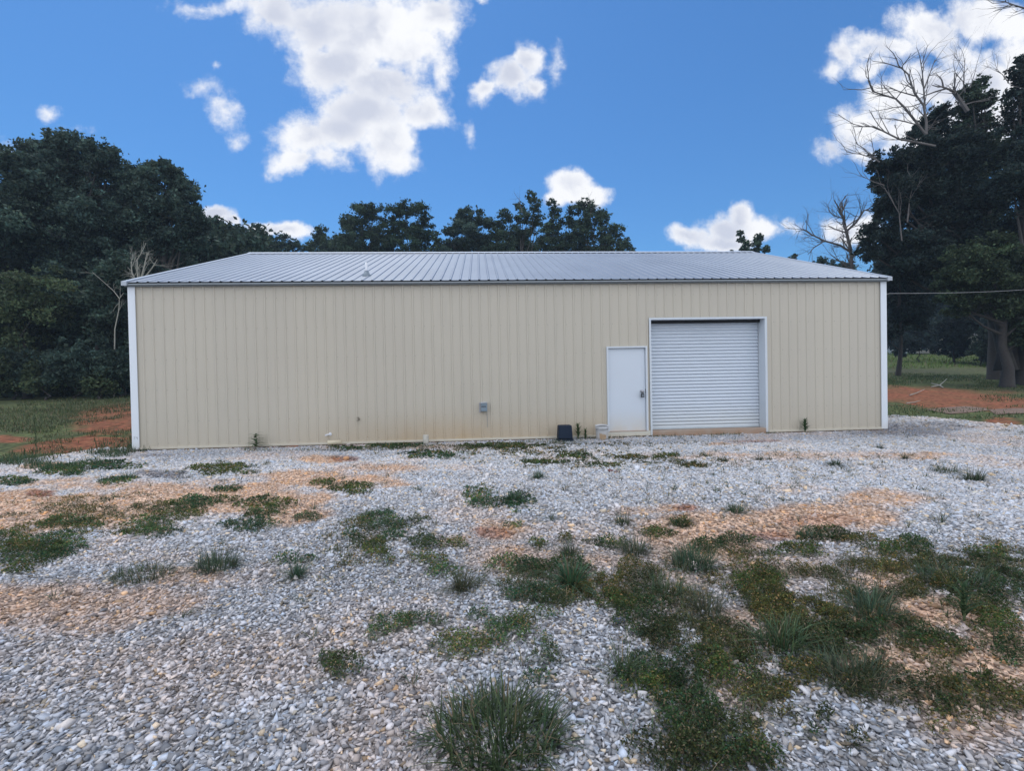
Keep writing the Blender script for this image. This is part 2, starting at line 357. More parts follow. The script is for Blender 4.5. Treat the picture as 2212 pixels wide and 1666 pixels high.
LAWN = [Ell(*a) for a in [(60,895,150,26),(180,880,110,18),(20,925,90,10),(270,862,40,10),(150,978,90,8),(250,965,60,14),(60,990,80,9),(280,950,30,10),(100,955,70,7),(240,935,70,5)]]
def gravel_mask(x, y):
    bx = [g[0] for g in GB]; by = [g[1] for g in GB]
    yb = np.interp(x, bx, by); nz = (fbm(x, y, 1.5, 3, 21)-.5)*.7
    return sm(yb-y+nz, -.15, .15)
GB = [np.array([-60., -2.6, 0]), G(-200, 1012), G(0, 1003), G(120, 985), G(200, 968), G(285, 968), np.array([.2, .3, 0]), np.array([18.2, 1., 0]), G(1922, 898), G(2030, 903), G(2212, 926), G(2400, 940), np.array([60., .5, 0])]
CLAYR = [Ell(*a) for a in [(250,905,80,26),(200,955,90,12),(140,975,110,9),(20,948,50,7),(270,885,40,12),(80,1000,120,6,.5),(2000,853,160,16),(2100,870,160,14),(2190,880,100,12),(1930,850,80,18),(2160,912,60,10,.8)]]
def axis(a, b, fine, lo, hi):
    mid = np.arange(lo, hi, fine); l = [lo]; st = fine
    while l[-1] > a: st *= 1.25; l.append(l[-1]-st)
    h = [mid[-1]]; st = fine
    while h[-1] < b: st *= 1.25; h.append(h[-1]+st)
    return np.array(l[:0:-1]+list(mid)+h[1:])
gx = axis(-500, 500, .07, -9, 27); gy = axis(-300, 700, .07, -10.5, 5)
X, Y = np.meshgrid(gx, gy); Z = terrain(X, Y)
ny, nx = X.shape
idx = np.arange(nx*ny).reshape(ny, nx)
Fq = np.stack([idx[:-1, :-1], idx[:-1, 1:], idx[1:, 1:], idx[1:, :-1]], -1).reshape(-1, 4)
x_, y_ = X.ravel(), Y.ravel()
def lerp(a, b, m): return a*(1-m[:, None])+np.array(b)[None]*m[:, None]
def groundcol(x, y, stones=False):
    gm = gravel_mask(x, y); n = fbm(x, y, .9, 4, 31); n2 = fbm(x, y, 7, 3, 33)
    grass = np.stack([.062+.03*n, .075+.04*n, .034+.012*n], -1)*(.7+.6*n2)[:, None]
    # dry litter and soil under the trees
    far = sm(y, 22, 30); grass = lerp(grass, (.075, .10, .03), far*.6)
    clay = masks(CLAYR, x, y, 1.2, 41)
    grass = lerp(grass, (.215, .080, .046), np.clip(clay*(.45+1.5*fbm(x, y, 3.5, 4, 35)), 0, 1)*np.clip(.35+n2, 0, 1))
    path = np.exp(-((y+11.6-33.5-.05*x)/1.0)**2)*sm(x, 18, 22); grass = lerp(grass, (.070, .062, .055), path*.45)
    grav = np.ones((len(x), 3))*np.array([.44, .445, .465])*(.80+.4*n)[:, None]
    tan = masks(TAN, x, y, 1.6, 51); red = masks(RED, x, y, 4, 52); drk = masks(DRK, x, y, 3, 53)
    warm = sm(n, .48, .72)*.38
    grav = lerp(grav, (.50, .345, .245), np.clip(np.maximum(tan*(1.15+1.1*n2), warm), 0, 1))
    grav = lerp(grav, (.24, .09, .05), red*.8); grav = lerp(grav, (.15, .145, .16), drk*.75)
    return grav, grass, gm, tan, red, drk
grav, grass, gm, tan, red, drk = groundcol(x_, y_)
cov = masks(COVER, x_, y_, 5, 61)
soil = lerp(grav*(.46+.5*np.clip(tan, 0, 1))[:, None], (.06, .06, .035), cov*.55)  # ground under the stones darkened to paint in the dark gaps between them
col = soil*gm[:, None]+grass*(1-gm[:, None])
mg = Mat('ground_surface'); a = mg.n('ShaderNodeAttribute', attribute_name='Col'); ag = mg.n('ShaderNodeAttribute', attribute_name='gravel')
p = mg.pos(); vo = mg.n('ShaderNodeTexVoronoi', i_2=34.0); mg.L.new(p, vo.inputs['Vector']); vo.inputs['Scale'].default_value = 34
sepc = mg.n('ShaderNodeSeparateColor'); mg.L.new(vo.outputs['Color'], sepc.inputs[0])
br = mg.math('ADD', mg.math('MULTIPLY', mg.math('POWER', sepc.outputs[0], 1.3), 1.5), .55)
edge = mg.ss(vo.outputs['Distance'], .75, .35)
cmbc = mg.n('ShaderNodeCombineColor'); [mg.L.new(br, cmbc.inputs[i]) for i in range(3)]
gcol = mg.mix(1.0, a.outputs[0], cmbc.outputs[0], 'MULTIPLY')
gcol2 = mg.mix(mg.ss(mg.noise(7, 9), .3, .7), mg.mix(1.0, a.outputs[0], (.52, .52, .52), 'MULTIPLY'), mg.mix(1.0, a.outputs[0], (1.5, 1.42, 1.36), 'MULTIPLY'))
gcol2 = mg.mix(mg.ss(mg.noise(42, 4), .62, .72), gcol2, mg.mix(1.0, gcol2, (1.7, 1.8, 1.9), 'MULTIPLY'))
mg.col(mg.mix(ag.outputs[2], gcol2, gcol)); mg.b.inputs['Roughness'].default_value = .95; mg.b.inputs['Specular IOR Level'].default_value = .15
hh = mg.math('ADD', mg.math('MULTIPLY', vo.outputs['Distance'], mg.math('MULTIPLY', ag.outputs[2], -1.0)), mg.math('MULTIPLY', mg.noise(9, 6), .8))
mg.bump(hh, .7, .02)
ground = link('ground', npmesh('ground', np.stack([x_, y_, Z.ravel()], -1), Fq, col, True, {'gravel': gm}), mg.m)
tag(ground, kind='structure')

# ------------------------------------------------------------------ gravel stones
def icotpl(seed):
    r = np.random.default_rng(seed); ph = (1+5**.5)/2
    v = np.array([(-1,ph,0),(1,ph,0),(-1,-ph,0),(1,-ph,0),(0,-1,ph),(0,1,ph),(0,-1,-ph),(0,1,-ph),(ph,0,-1),(ph,0,1),(-ph,0,-1),(-ph,0,1)])
    v /= np.linalg.norm(v, axis=1)[:, None]; v *= r.uniform(.72, 1.2, (12, 1)); v = np.sign(v)*np.abs(v)**.8
    f = np.array([(0,11,5),(0,5,1),(0,1,7),(0,7,10),(0,10,11),(1,5,9),(5,11,4),(11,10,2),(10,7,6),(7,1,8),(3,9,4),(3,4,2),(3,2,6),(3,6,8),(3,8,9),(4,9,5),(2,4,11),(6,2,10),(8,6,7),(9,8,1)])
    return v, f
def cubetpl(seed):
    r = np.random.default_rng(seed)
    v = np.array([(x, y, z) for x in (-1, 1) for y in (-1, 1) for z in (-1, 1)], float)*.72; v += r.uniform(-.32, .32, v.shape)
    f = np.array([(0,1,3),(0,3,2),(4,6,7),(4,7,5),(0,4,5),(0,5,1),(2,3,7),(2,7,6),(0,2,6),(0,6,4),(1,5,7),(1,7,3)])
    return v, f
def rotm(n, tilt):
    a = rng.uniform(0, 2*np.pi, n); b = rng.normal(0, tilt, n); c = rng.normal(0, tilt, n)
    ca, sa, cb, sb, cc, sc_ = np.cos(a), np.sin(a), np.cos(b), np.sin(b), np.cos(c), np.sin(c)
    Rz = np.zeros((n, 3, 3)); Rz[:, 0, 0] = ca; Rz[:, 0, 1] = -sa; Rz[:, 1, 0] = sa; Rz[:, 1, 1] = ca; Rz[:, 2, 2] = 1
    Rx = np.zeros((n, 3, 3)); Rx[:, 0, 0] = 1; Rx[:, 1, 1] = cb; Rx[:, 1, 2] = -sb; Rx[:, 2, 1] = sb; Rx[:, 2, 2] = cb
    Ry = np.zeros((n, 3, 3)); Ry[:, 1, 1] = 1; Ry[:, 0, 0] = cc; Ry[:, 0, 2] = sc_; Ry[:, 2, 0] = -sc_; Ry[:, 2, 2] = cc
    return Rx @ Ry @ Rz
def inview(x, y, m=.25):
    d = np.stack([x-CAM[0], y-CAM[1]], -1); f = d @ (Fw[:2]/np.linalg.norm(Fw[:2])); r = d @ R0[:2]
    return (f > .8) & (np.abs(r) < f*(1106/F_PX)+m+.9), f
def jit(t0, t1, step):
    fx, fy = Fw[:2]/np.linalg.norm(Fw[:2]), R0[:2]
    W = t1*1.07+1.5
    a, b = np.meshgrid(np.arange(t0, t1, step), np.arange(-W, W, step)); a = a.ravel(); b = b.ravel()
    k = np.abs(b) < a*1.07+1.2; a = a[k]; b = b[k]
    a = a+rng.uniform(-.5, .5, len(a))*step; b = b+rng.uniform(-.5, .5, len(b))*step
    return CAM[0]+a*fx[0]+b*fy[0], CAM[1]+a*fx[1]+b*fy[1]
SV, SF, SC, off = [], [], [], 0
def stones(x, y, size, tpls, spread):
    global off
    k = rng.random(len(x)) < gravel_mask(x, y); k &= ~((y > -.02) & (x > 0) & (x < BL) & (y < BW))
    x, y = x[k], y[k]
    gr, _, _, tn, rd, dk = groundcol(x, y)
    cv = masks(COVER, x, y, 5, 61)
    keep = rng.random(len(x)) > np.maximum(np.maximum(rd*.6, dk*.25), np.maximum(cv*.55, tn*(.35+.45*fbm(x, y, 5, 2, 131)))); x, y, gr, tn = x[keep], y[keep], gr[keep], tn[keep]
    n = len(x); z = terrain(x, y)
    s = size*np.exp(rng.normal(0, spread, n))
    S = np.stack([s*rng.uniform(.8, 1.35, n), s*rng.uniform(.65, 1.05, n), s*rng.uniform(.28, .58, n)], -1)
    Rm = rotm(n, .38)
    kind = rng.integers(0, len(tpls), n)
    q = rng.random(n); lum = np.where(q < .20, rng.uniform(.28, .52, n), np.where(q < .62, rng.uniform(.55, 1.0, n), rng.uniform(1.0, 1.45, n)))
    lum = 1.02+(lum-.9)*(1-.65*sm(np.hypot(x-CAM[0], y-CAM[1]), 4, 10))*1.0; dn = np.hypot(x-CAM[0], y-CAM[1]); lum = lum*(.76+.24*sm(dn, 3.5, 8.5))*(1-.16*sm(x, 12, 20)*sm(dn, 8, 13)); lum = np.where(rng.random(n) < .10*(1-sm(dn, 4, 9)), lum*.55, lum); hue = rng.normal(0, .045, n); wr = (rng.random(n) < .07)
    base_ = np.array([.44, .445, .465]); wmix = (rng.random(n)**2*.34)[:, None]; gr = gr*(1-wmix)+base_*wmix*gr.mean(1, keepdims=True)/.45
    C = gr*lum[:, None]*np.stack([1+hue, np.ones(n), 1-hue*1.1], -1)
    C = np.where(wr[:, None], C*np.array([1.15, .95, .68]), C)
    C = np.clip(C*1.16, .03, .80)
    for t, (tv, tf) in enumerate(tpls):
        m = kind == t; nn = m.sum()
        if not nn: continue
        vv = np.einsum('nij,kj->nki', Rm[m]*S[m][:, None, :], tv) + np.stack([x[m], y[m], z[m]+s[m]*.22], -1)[:, None]
        SV.append(vv.reshape(-1, 3)); K = len(tv)
        SF.append((tf[None]+(np.arange(nn)*K)[:, None, None]+off).reshape(-1, 3)); off += nn*K
        SC.append(np.repeat(C[m], K, 0))
def hulltpl(seed):
    r = np.random.default_rng(seed); bm = bmesh.new()
    for q in r.uniform(-1, 1, (11, 3)): 
        q = q/np.max(np.abs(q))**.55*.95; bm.verts.new(q)
    res = bmesh.ops.convex_hull(bm, input=bm.verts[:]); bmesh.ops.delete(bm, geom=[g_ for g_ in res['geom_interior'] if isinstance(g_, bmesh.types.BMVert)], context='VERTS')
    bmesh.ops.triangulate(bm, faces=bm.faces[:]); bm.verts.index_update()
    v = np.array([q.co[:] for q in bm.verts]); f = np.array([[w_.index for w_ in g_.verts] for g_ in bm.faces]); bm.free(); return v*.92, f
ICO = [hulltpl(i) for i in range(14)]; CUB = [cubetpl(i) for i in range(10)]
for a_, b_, st, sz, tp in [(1.0, 4.8, .0215, .0142, ICO), (4.8, 7.5, .0265, .0165, CUB), (7.5, 12.5, .034, .0195, CUB), (12.5, 19, .065, .033, CUB)]:
    xx_, yy_ = jit(a_, b_, st); stones(xx_, yy_, sz, tp, .3)
    if a_ < 2: xx_, yy_ = jit(a_, 3.6, .05); stones(xx_, yy_, .019, ICO, .15)
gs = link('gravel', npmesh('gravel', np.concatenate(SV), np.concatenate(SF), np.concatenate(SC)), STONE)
tag(gs, 'light grey crushed stone gravel spread over the yard', 'gravel', kind='stuff')
print('stones faces', sum(len(f) for f in SF))

# ------------------------------------------------------------------ vegetation primitives
def leafquads(Pc, s, colr, flat=0.):
    n = len(Pc); a = rng.normal(size=(n, 3)); a[:, 2] *= (1-flat); a /= np.linalg.norm(a, axis=1)[:, None]+1e-9
    b = rng.normal(size=(n, 3)); b[:, 2] *= (1-flat); b -= a*(a*b).sum(1)[:, None]; b /= np.linalg.norm(b, axis=1)[:, None]+1e-9
    s = np.broadcast_to(s, (n,))[:, None]
    V = np.stack([Pc-a*s, Pc-b*s*.55+a*s*.1, Pc+a*s, Pc+b*s*.55+a*s*.1], 1).reshape(-1, 3)
    Fc = np.arange(n*4).reshape(n, 4); return V, Fc, np.repeat(colr, 4, 0)
def blades(B, L, W, az, lean, colr):
    """curved tapering blades: base points, lengths, widths, azimuth, lean 0..1"""
    n = len(B); t = np.array([0, .35, .7, 1.]); wd_ = np.array([1, .85, .5, .06])
    d = np.stack([np.cos(az), np.sin(az), np.zeros(n)], -1); sd_ = np.stack([-np.sin(az), np.cos(az), np.zeros(n)], -1)
    V = np.zeros((n, 4, 2, 3))
    for i, tt in enumerate(t):
        r = L*(lean*tt*(.5+.7*tt)); z = L*(tt*(1-lean*.55)-lean*.45*tt*tt)
        c = B+d*r[:, None]; c[:, 2] += np.maximum(z, .004)
        V[:, i, 0] = c-sd_*(W*wd_[i])[:, None]/2; V[:, i, 1] = c+sd_*(W*wd_[i])[:, None]/2
    V = V.reshape(-1, 3); base = (np.arange(n)*8)[:, None]
    q = np.array([(0, 1, 3, 2), (2, 3, 5, 4), (4, 5, 7, 6)])
    Fc = (base[:, :, None]+q[None]).reshape(-1, 4)
    return V, Fc, np.repeat(colr, 8, 0)
def join(parts):
    V, Fc, C, o = [], [], [], 0
    for v, f, c in parts: V.append(v); Fc.append(f+o); C.append(c); o += len(v)
    return np.concatenate(V), np.concatenate(Fc), np.concatenate(C)
def gcolr(n, base, var=.35, warm=.15, dry=.06):
    k = np.exp(rng.normal(0, var, n))[:, None]; c = np.array(base)[None]*k
    c = c*(1+rng.normal(0, warm, (n, 1))*np.array([[1, .1, -.6]]))
    dr = rng.random(n) < dry; c[dr] = np.array([.26, .20, .12])*rng.uniform(.5, 1., (dr.sum(), 1))
    return np.clip(c, .004, .8)
GREEN = (.045, .085, .042)
# ------------------------------------------------------------------ creeping weeds that spread over the gravel
parts = []; gparts = []
for e in COVER+THIN:
    thin = e in THIN; area = math.pi*abs(np.linalg.det(np.array([e.ax, e.by]).T)); t = e.t
    s0 = .0066 if t < 4 else .0092 if t < 6 else .0145 if t < 9 else .022
    n = int(min(90000, area*2.6*(24000 if t < 4 else 12000 if t < 6 else 4800 if t < 9 else 2200)))
    th = rng.uniform(0, 2*np.pi, n); r = np.sqrt(rng.uniform(0, 2.6, n))
    xy = e.c[:2][None]+np.stack([r*np.cos(th), r*np.sin(th)], -1) @ np.array([e.ax, e.by])
    x, y = xy[:, 0], xy[:, 1]; nz = fbm(x, y, 5, 4, 61); fine = fbm(x, y, 24, 2, 77)
    ragged = fbm(x, y, 13, 3, 79); m = np.clip(e.mask(x, y, nz), 0, 1)**1.3*sm(fine, .12, .40)*sm(ragged, .24, .50)
    if thin: m = m*sm(fbm(x, y, 3.5, 3, 171), .30, .56)*.75
    sp_ = fbm(x, y, 2.6, 2, 191)
    k = rng.random(n) < m*(1.0 if t < 7 and e.c[0] > 8.5 else .8); x, y, m = x[k], y[k], m[k]
    k = ~((y > -.05) & (x > -.1) & (x < BL+.1)); x, y, m = x[k], y[k], m[k]; n = len(x)
    if n < 3: continue
    hgt = (.02+.05*fbm(x, y, 9, 2, 91))*m*(1+.3*(t < 6)); z = terrain(x, y)+rng.uniform(.1, 1, n)*hgt+.016
    g1 = (np.array([.034, .080, .036]) if rng.random() < .6 else np.array([.044, .074, .028])) if e.c[0] < 8.5 else (np.array([.034, .066, .024]) if rng.random() < .5 else np.array([.044, .058, .022]))
    if thin: g1 = np.array([.056, .066, .028])
    sp_ = sm(fbm(x, y, 2.6, 2, 191), .42, .58)[:, None]; c = gcolr(n, g1, .38, .22, .10)*(1+sp_*np.array([[.75, .42, .05]]))*(.5+1.1*fbm(x, y, 6, 2, 93))[:, None]
    parts.append(leafquads(np.stack([x, y, z], -1), rng.uniform(.7, 1.4, n)*s0, c, .35))
    # sparse grass blades standing in the patch
    nb = int(n*(.5 if thin else .13)); i_ = rng.integers(0, n, nb)
    B = np.stack([x[i_], y[i_], terrain(x[i_], y[i_])], -1)
    gparts.append(blades(B, .03+.13*rng.random(nb)**2.2, np.full(nb, .0026*(1+t*.16)), rng.uniform(0, 6.28, nb), rng.uniform(.25, 1., nb), gcolr(nb, (.052, .092, .040) if e.c[0] < 9 else (.060, .078, .034), .35, .2, .22)))
v, f, c = join(parts)
tag(link('creeping_weeds', npmesh('creeping_weeds', v, f, c), LEAF), 'low dark green creeping weeds growing through the gravel', 'weeds', kind='stuff')
print('cover quads', len(f))
# stray thin grass across the gravel
for t0, t1, dens_ in ((2.2, 6, 14), (6, 12, 14), (12, 15, 3)):
    x, y = jit(t0, t1, 1/math.sqrt(dens_)); w = sm(fbm(x, y, .8, 3, 101), .35, .7)*(.35+.65*sm(x, 6, 12)); k = (rng.random(len(x)) < w*.8) & (y < -.1); x, y = x[k], y[k]
    for xx0, yy0 in zip(x, y):
        nb = rng.integers(5, 26); a = rng.uniform(0, 6.28, nb); rr = rng.uniform(0, .05, nb)
        B = np.stack([xx0+rr*np.cos(a), yy0+rr*np.sin(a), np.full(nb, float(terrain(xx0, yy0)))], -1)
        gparts.append(blades(B, rng.uniform(.05, .17, nb), np.full(nb, .0035*(1+t0*.14)), a, rng.uniform(.25, .9, nb), gcolr(nb, (.05, .08, .045), .3, .15, .25)))
# strip at the foot of the wall, lawn and meadow
def field(elist, dens_, hl, w, base, dry):
    for e in elist:
        area = math.pi*abs(np.linalg.det(np.array([e.ax, e.by]).T)); n = int(area*dens_*1.8)
        n = min(n, 40000); th = rng.uniform(0, 2*np.pi, n); r = np.sqrt(rng.uniform(0, 1.9, n))
        xy = e.c[:2][None]+np.stack([r*np.cos(th), r*np.sin(th)], -1) @ np.array([e.ax, e.by]); x, y = xy[:, 0], xy[:, 1]
        k = rng.random(n) < e.mask(x, y, fbm(x, y, 1.2, 3, 111)); k &= ~((y > -.04) & (x > -.06) & (x < BL+.06) & (y < BW)); x, y = x[k], y[k]; n = len(x)
        B = np.stack([x, y, terrain(x, y)], -1)
        gparts.append(blades(B, rng.uniform(*hl, n), np.full(n, w), rng.uniform(0, 6.28, n), rng.uniform(.1, .8, n), gcolr(n, base, .25, .12, dry)*(.6+.8*fbm(x, y, .8, 3, 7))[:, None]))
field([Ell(*a) for a in [(1010,968,160,4),(860,972,120,3),(1180,958,60,3),(1290,948,60,3),(1430,945,40,2),(1640,937,60,2),(1540,940,70,2),(700,975,80,2),(560,975,30,3)]], 900, (.04, .14), .009, (.075, .105, .045), .2)
field(LAWN, 230, (.06, .2), .016, (.066, .088, .036), .15)
field([Ell(*a) for a in [(240,985,50,9),(200,1000,40,6),(130,1012,70,7),(300,965,24,12),(40,1000,60,6)]], 900, (.08, .24), .010, (.045, .085, .040), .05)
field([Ell(*a) for a in [(2050,818,160,9),(1960,815,80,8),(2170,835,80,10),(2180,860,60,8),(1980,890,70,6),(2080,888,80,4),(2170,900,60,4),(1950,880,40,5),(2100,905,60,4),(1950,900,50,5),(2200,880,30,3),(1940,830,30,6)]], 110, (.06, .18), .02, (.055, .09, .032), .12)
nb = 9000; x = rng.uniform(21, 62, nb); y = rng.uniform(26, 50, nb); B = np.stack([x, y, terrain(x, y)], -1)
gparts.append(blades(B, rng.uniform(.2, .5, nb), np.full(nb, .06), rng.uniform(0, 6.28, nb), rng.uniform(.1, .8, nb), gcolr(nb, (.10, .16, .035), .2, .1, .05)))
v, f, c = join(gparts)
tag(link('grass', npmesh('grass', v, f, c), BLADE), 'thin green and dry grass scattered over gravel and lawn', 'grass', kind='stuff')
print('grass quads', len(f))

# ------------------------------------------------------------------ distinct grass tufts and weeds
def tuft(u, v, n, L, label, spread=.05, base=(.05, .09, .05), w=.006, dry=.08, lean=(.15, .95), name='grass_tuft', group='single grass tufts on the gravel'):
    c0 = G(u, v); o = None
    a = rng.uniform(0, 6.28, n); rr = spread*np.sqrt(rng.random(n)); ln = rng.uniform(*lean, n)
    B = np.stack([rr*np.cos(a), rr*np.sin(a)*.8, np.zeros(n)], -1); B[:, 2] = terrain(c0[0]+B[:, 0], c0[1]+B[:, 1])-c0[2]-.004
    a2 = a+rng.normal(0, .9, n)
    V, Fc, C = blades(B, L*rng.uniform(.35, 1., n), np.full(n, w)*rng.uniform(.6, 1.3, n), a2, ln, gcolr(n, base, .3, .12, dry))
    o = link(name, npmesh(name, V, Fc, C), BLADE); o.location = c0
    tag(o, label, 'grass tuft', group); return o
TU = [(1075,1605,760,.27,'large spiky green grass tuft nearest the camera at the bottom edge',.27,(.050,.078,.034),.0085),
 (1000,1275,260,.30,'spiky brownish grass tuft on pale gravel with fanned dry blades',.06,(.075,.085,.05),.005),
 (642,1250,170,.26,'star shaped green grass tuft alone on grey gravel at centre left',.04,(.05,.095,.055),.006),
 (470,1228,420,.30,'wide grass tuft with long stray blades left of the star shaped tuft',.16,(.055,.085,.05),.005),
 (310,1248,420,.20,'dull brownish grass tuft at the left end of the sprawling grass clump',.22,(.065,.085,.045),.005),
 (1235,1265,200,.33,'bright green broad bladed tuft over creeping weeds at centre right',.06,(.055,.12,.06),.010),
 (1230,1200,140,.28,'thin bladed grass tuft on beige gravel above the broad bladed tuft',.05,(.06,.085,.05),.005),
 (1370,1200,260,.30,'tall dull grass tuft at the top of the dark weed patch',.10,(.065,.085,.05),.005),
 (1495,1225,420,.30,'dense rounded green grass tuft beside the tall dull one',.16,(.05,.09,.05),.006),
 (1345,1135,160,.26,'bushy brown green tuft on the edge of orange gravel',.07,(.06,.085,.05),.005),
 (1192,1128,70,.20,'small sparse tuft on pale gravel below the middle weed patch',.03,(.06,.09,.06),.005),
 (1162,1035,230,.24,'round spiky tuft on white gravel below the grey wall box',.07,(.05,.095,.055),.006),
 (1110,1080,200,.22,'spiky tuft at the right end of the double weed patch',.09,(.05,.095,.05),.006),
 (1805,1007,220,.24,'dark low tuft standing alone on white gravel below the tall weed by the wall',.07,(.05,.08,.05),.006),
 (2105,1040,260,.32,'dark spiky tuft at the right edge of the pale gravel',.10,(.055,.08,.045),.007),
 (2045,1022,220,.26,'wide olive tuft just left of the dark spiky one by the right edge',.16,(.06,.085,.045),.005),
 (1640,995,120,.20,'upper tuft of three in front of the roll-up door, farthest right',.06,(.055,.085,.05),.006),
 (1562,998,120,.18,'middle tuft of three in front of the roll-up door',.04,(.05,.085,.05),.006),
 (1518,985,90,.16,'left small tuft of three in front of the roll-up door',.03,(.05,.09,.05),.006),
 (1955,993,110,.20,'small upright tuft on white gravel in front of the right wall corner',.03,(.055,.08,.05),.006),
 (1900,970,100,.20,'sparse forked tuft nearer the wall than the small upright one',.05,(.055,.08,.05),.006),
 (1590,1108,200,.20,'short leafy green tuft on orange gravel right of centre',.07,(.05,.10,.05),.007),
 (1470,1135,200,.18,'low wide tuft left of the short leafy one on orange gravel',.10,(.05,.09,.045),.006),
 (902,1062,80,.20,'thin upright tuft on gravel right of a flat weed patch',.04,(.055,.09,.055),.005),
 (275,1035,260,.20,'low bright green tuft by the dark bare hollow on the left',.12,(.045,.095,.05),.007),
 (1530,1330,170,.30,'dry grass tuft in the pale gravel lane between two dark weed masses',.08,(.07,.08,.05),.005),
 (1690,1400,260,.32,'tuft of long light blades rising from the biggest dark weed mass',.12,(.06,.10,.045),.007),
 (1880,1330,260,.34,'arching grass tuft on orange soil right of the biggest weed mass',.12,(.055,.09,.05),.006),
 (2060,1262,420,.26,'broad dark grass tuft on the orange ground far right',.22,(.05,.085,.045),.006),
 (1850,1480,300,.28,'dull bushy tuft below the biggest weed mass on the right',.14,(.06,.08,.045),.005),
 (1345,1460,90,.34,'few tall thin blades at the left edge of the lower weed mass',.05,(.07,.10,.05),.005),
 (1440,1290,120,.36,'tall wispy stalks in the upper dark weed patch',.12,(.065,.10,.05),.005),
 (1740,1165,120,.22,'grey green tuft at the upper edge of the right weeds',.06,(.055,.09,.055),.006),
 (2030,1130,60,.30,'tall thin stalks standing in pale gravel at right',.05,(.055,.08,.05),.005)]
for u, v, n, L, lb, sp, bc, w in TU: tuft(u, v, n, L, lb, sp, bc, w)
def broadleaf(u, v, H, label, nl=26, wd_=.05, y=None, col_=(.06, .12, .04), up=.5, name='weed_plant', cat='weed', ll=1.):
    b = G(u, v)
    if y is not None: b[1] = y; b[0] = Wp(u, v, y)[0]; b[2] = float(terrain(b[0], b[1]))
    r = empty(name, b); tag(r, label, cat, 'upright weeds by the wall')
    MB().tube([(0, 0, -.02), (.01, 0, H*.5), (.0, .0, H)], [.008, .006, .003], 6).build('stem', plain('stem_green', (.10, .14, .06), .7), r)
    tt = np.linspace(.12, 1, nl); az = np.arange(nl)*2.4; L = ll*H*(.95-.5*tt)*rng.uniform(.8, 1.15, nl)
    B = np.stack([np.zeros(nl), np.zeros(nl), tt*H], -1)
    V, Fc, C = blades(B, L, np.full(nl, wd_), az, np.clip(np.full(nl, up)*rng.uniform(.8, 1.5, nl), 0, 1), gcolr(nl, col_, .2, .1, 0))
    V2, F2, C2 = blades(B[::2], L[::2]*.7, np.full(len(L[::2]), wd_*.8), az[::2]+1.1, np.full(len(L[::2]), up), gcolr(len(L[::2]), col_, .2, .1, 0))
    V, Fc, C = join([(V, Fc, C), (V2, F2, C2)])
    link('foliage', npmesh('foliage', V, Fc, C), LEAF, r); return r
broadleaf(553, 970, .36, 'broad leaved green weed standing against the left half of the wall', 22, .055, -.2, (.065, .13, .05), .95)
broadleaf(1739, 931, .32, 'bushy green weed at the wall right of the roll-up door', 46, .026, -.12, (.06, .12, .05), .5)
broadleaf(1249, 951, .36, 'taller of two narrow weeds between the dark tub and the bucket', 44, .022, -.22, (.06, .11, .04), .45)
broadleaf(1265, 952, .24, 'shorter of two narrow weeds between the dark tub and the bucket', 30, .022, -.25, (.055, .11, .04), .5)
broadleaf(1148, 1600, .1, 'x', 4, .02) if False else None
broadleaf(78, 975, .85, 'tall thin dark weed stalk on the red clay left of the building', 60, .02, None, (.04, .07, .03), .6, ll=.16)
broadleaf(2082, 1345, .22, 'small upright leafy weed among the orange stones on the right', 22, .02, None, (.05, .09, .04), .5)

# ------------------------------------------------------------------ metal building
bld = empty('metal_building', (0, 0, 0))
tag(bld, 'long beige ribbed metal building with a grey metal roof, white door and roll-up door', 'building')
DX0, DX1, DZ0, DZ1 = 11.125, 12.039, .115, 2.145       # entry door
RX0, RX1, RZ1 = 12.18, 15.10, 2.85                      # roll-up opening
RIB0, RIBS = .278, (18.02-.278)/78
def ribprofile(L, first, sp, h=.019, base=.056, top=.024):
    pts = [(0, 0)]; x = first
    while x < L-.05:
        pts += [(x-base/2, 0), (x-top/2, h), (x+top/2, h), (x+base/2, 0)]; x += sp
    pts.append((L, 0)); return pts
def ribwall(L, first, sp, z0, ztop, holes=()):
    pr = ribprofile(L, first, sp); xs = np.array([a for a, b in pr]); hs = np.array([b for a, b in pr])
    cuts = sorted(set([round(v, 5) for v in xs]+[v for hl in holes for v in hl[:2]]))
    m = MB()
    for a, b in zip(cuts[:-1], cuts[1:]):
        ha, hb = np.interp([a, b], xs, hs); zb = z0
        for (p0, p1, zt) in holes:
            if a >= p0-1e-6 and b <= p1+1e-6: zb = zt
        za, zb2 = ztop(a), ztop(b)
        m.add([(a, -ha, zb), (b, -hb, zb), (b, -hb, zb2), (a, -ha, za)], [(0, 1, 2, 3)])
    return m
RH = 2.211                                               # ridge rise
RY = 6.055                                               # ridge line distance behind the front wall
holes = [(DX0-.04, DX1+.04, DZ1+.03), (RX0, RX1, RZ1)]
ribwall(BL, RIB0, RIBS, .02, lambda x: BH, holes).build('wall', WALL, bld)
mB = ribwall(BL, RIB0, RIBS, .02, lambda x: BH).build('wall', WALL, bld); mB.rotation_euler = (0, 0, math.pi); mB.location = (BL, BW, 0)
gz = lambda s: BH+RH*(1-abs(s-RY)/RY) if s < RY*2 else BH
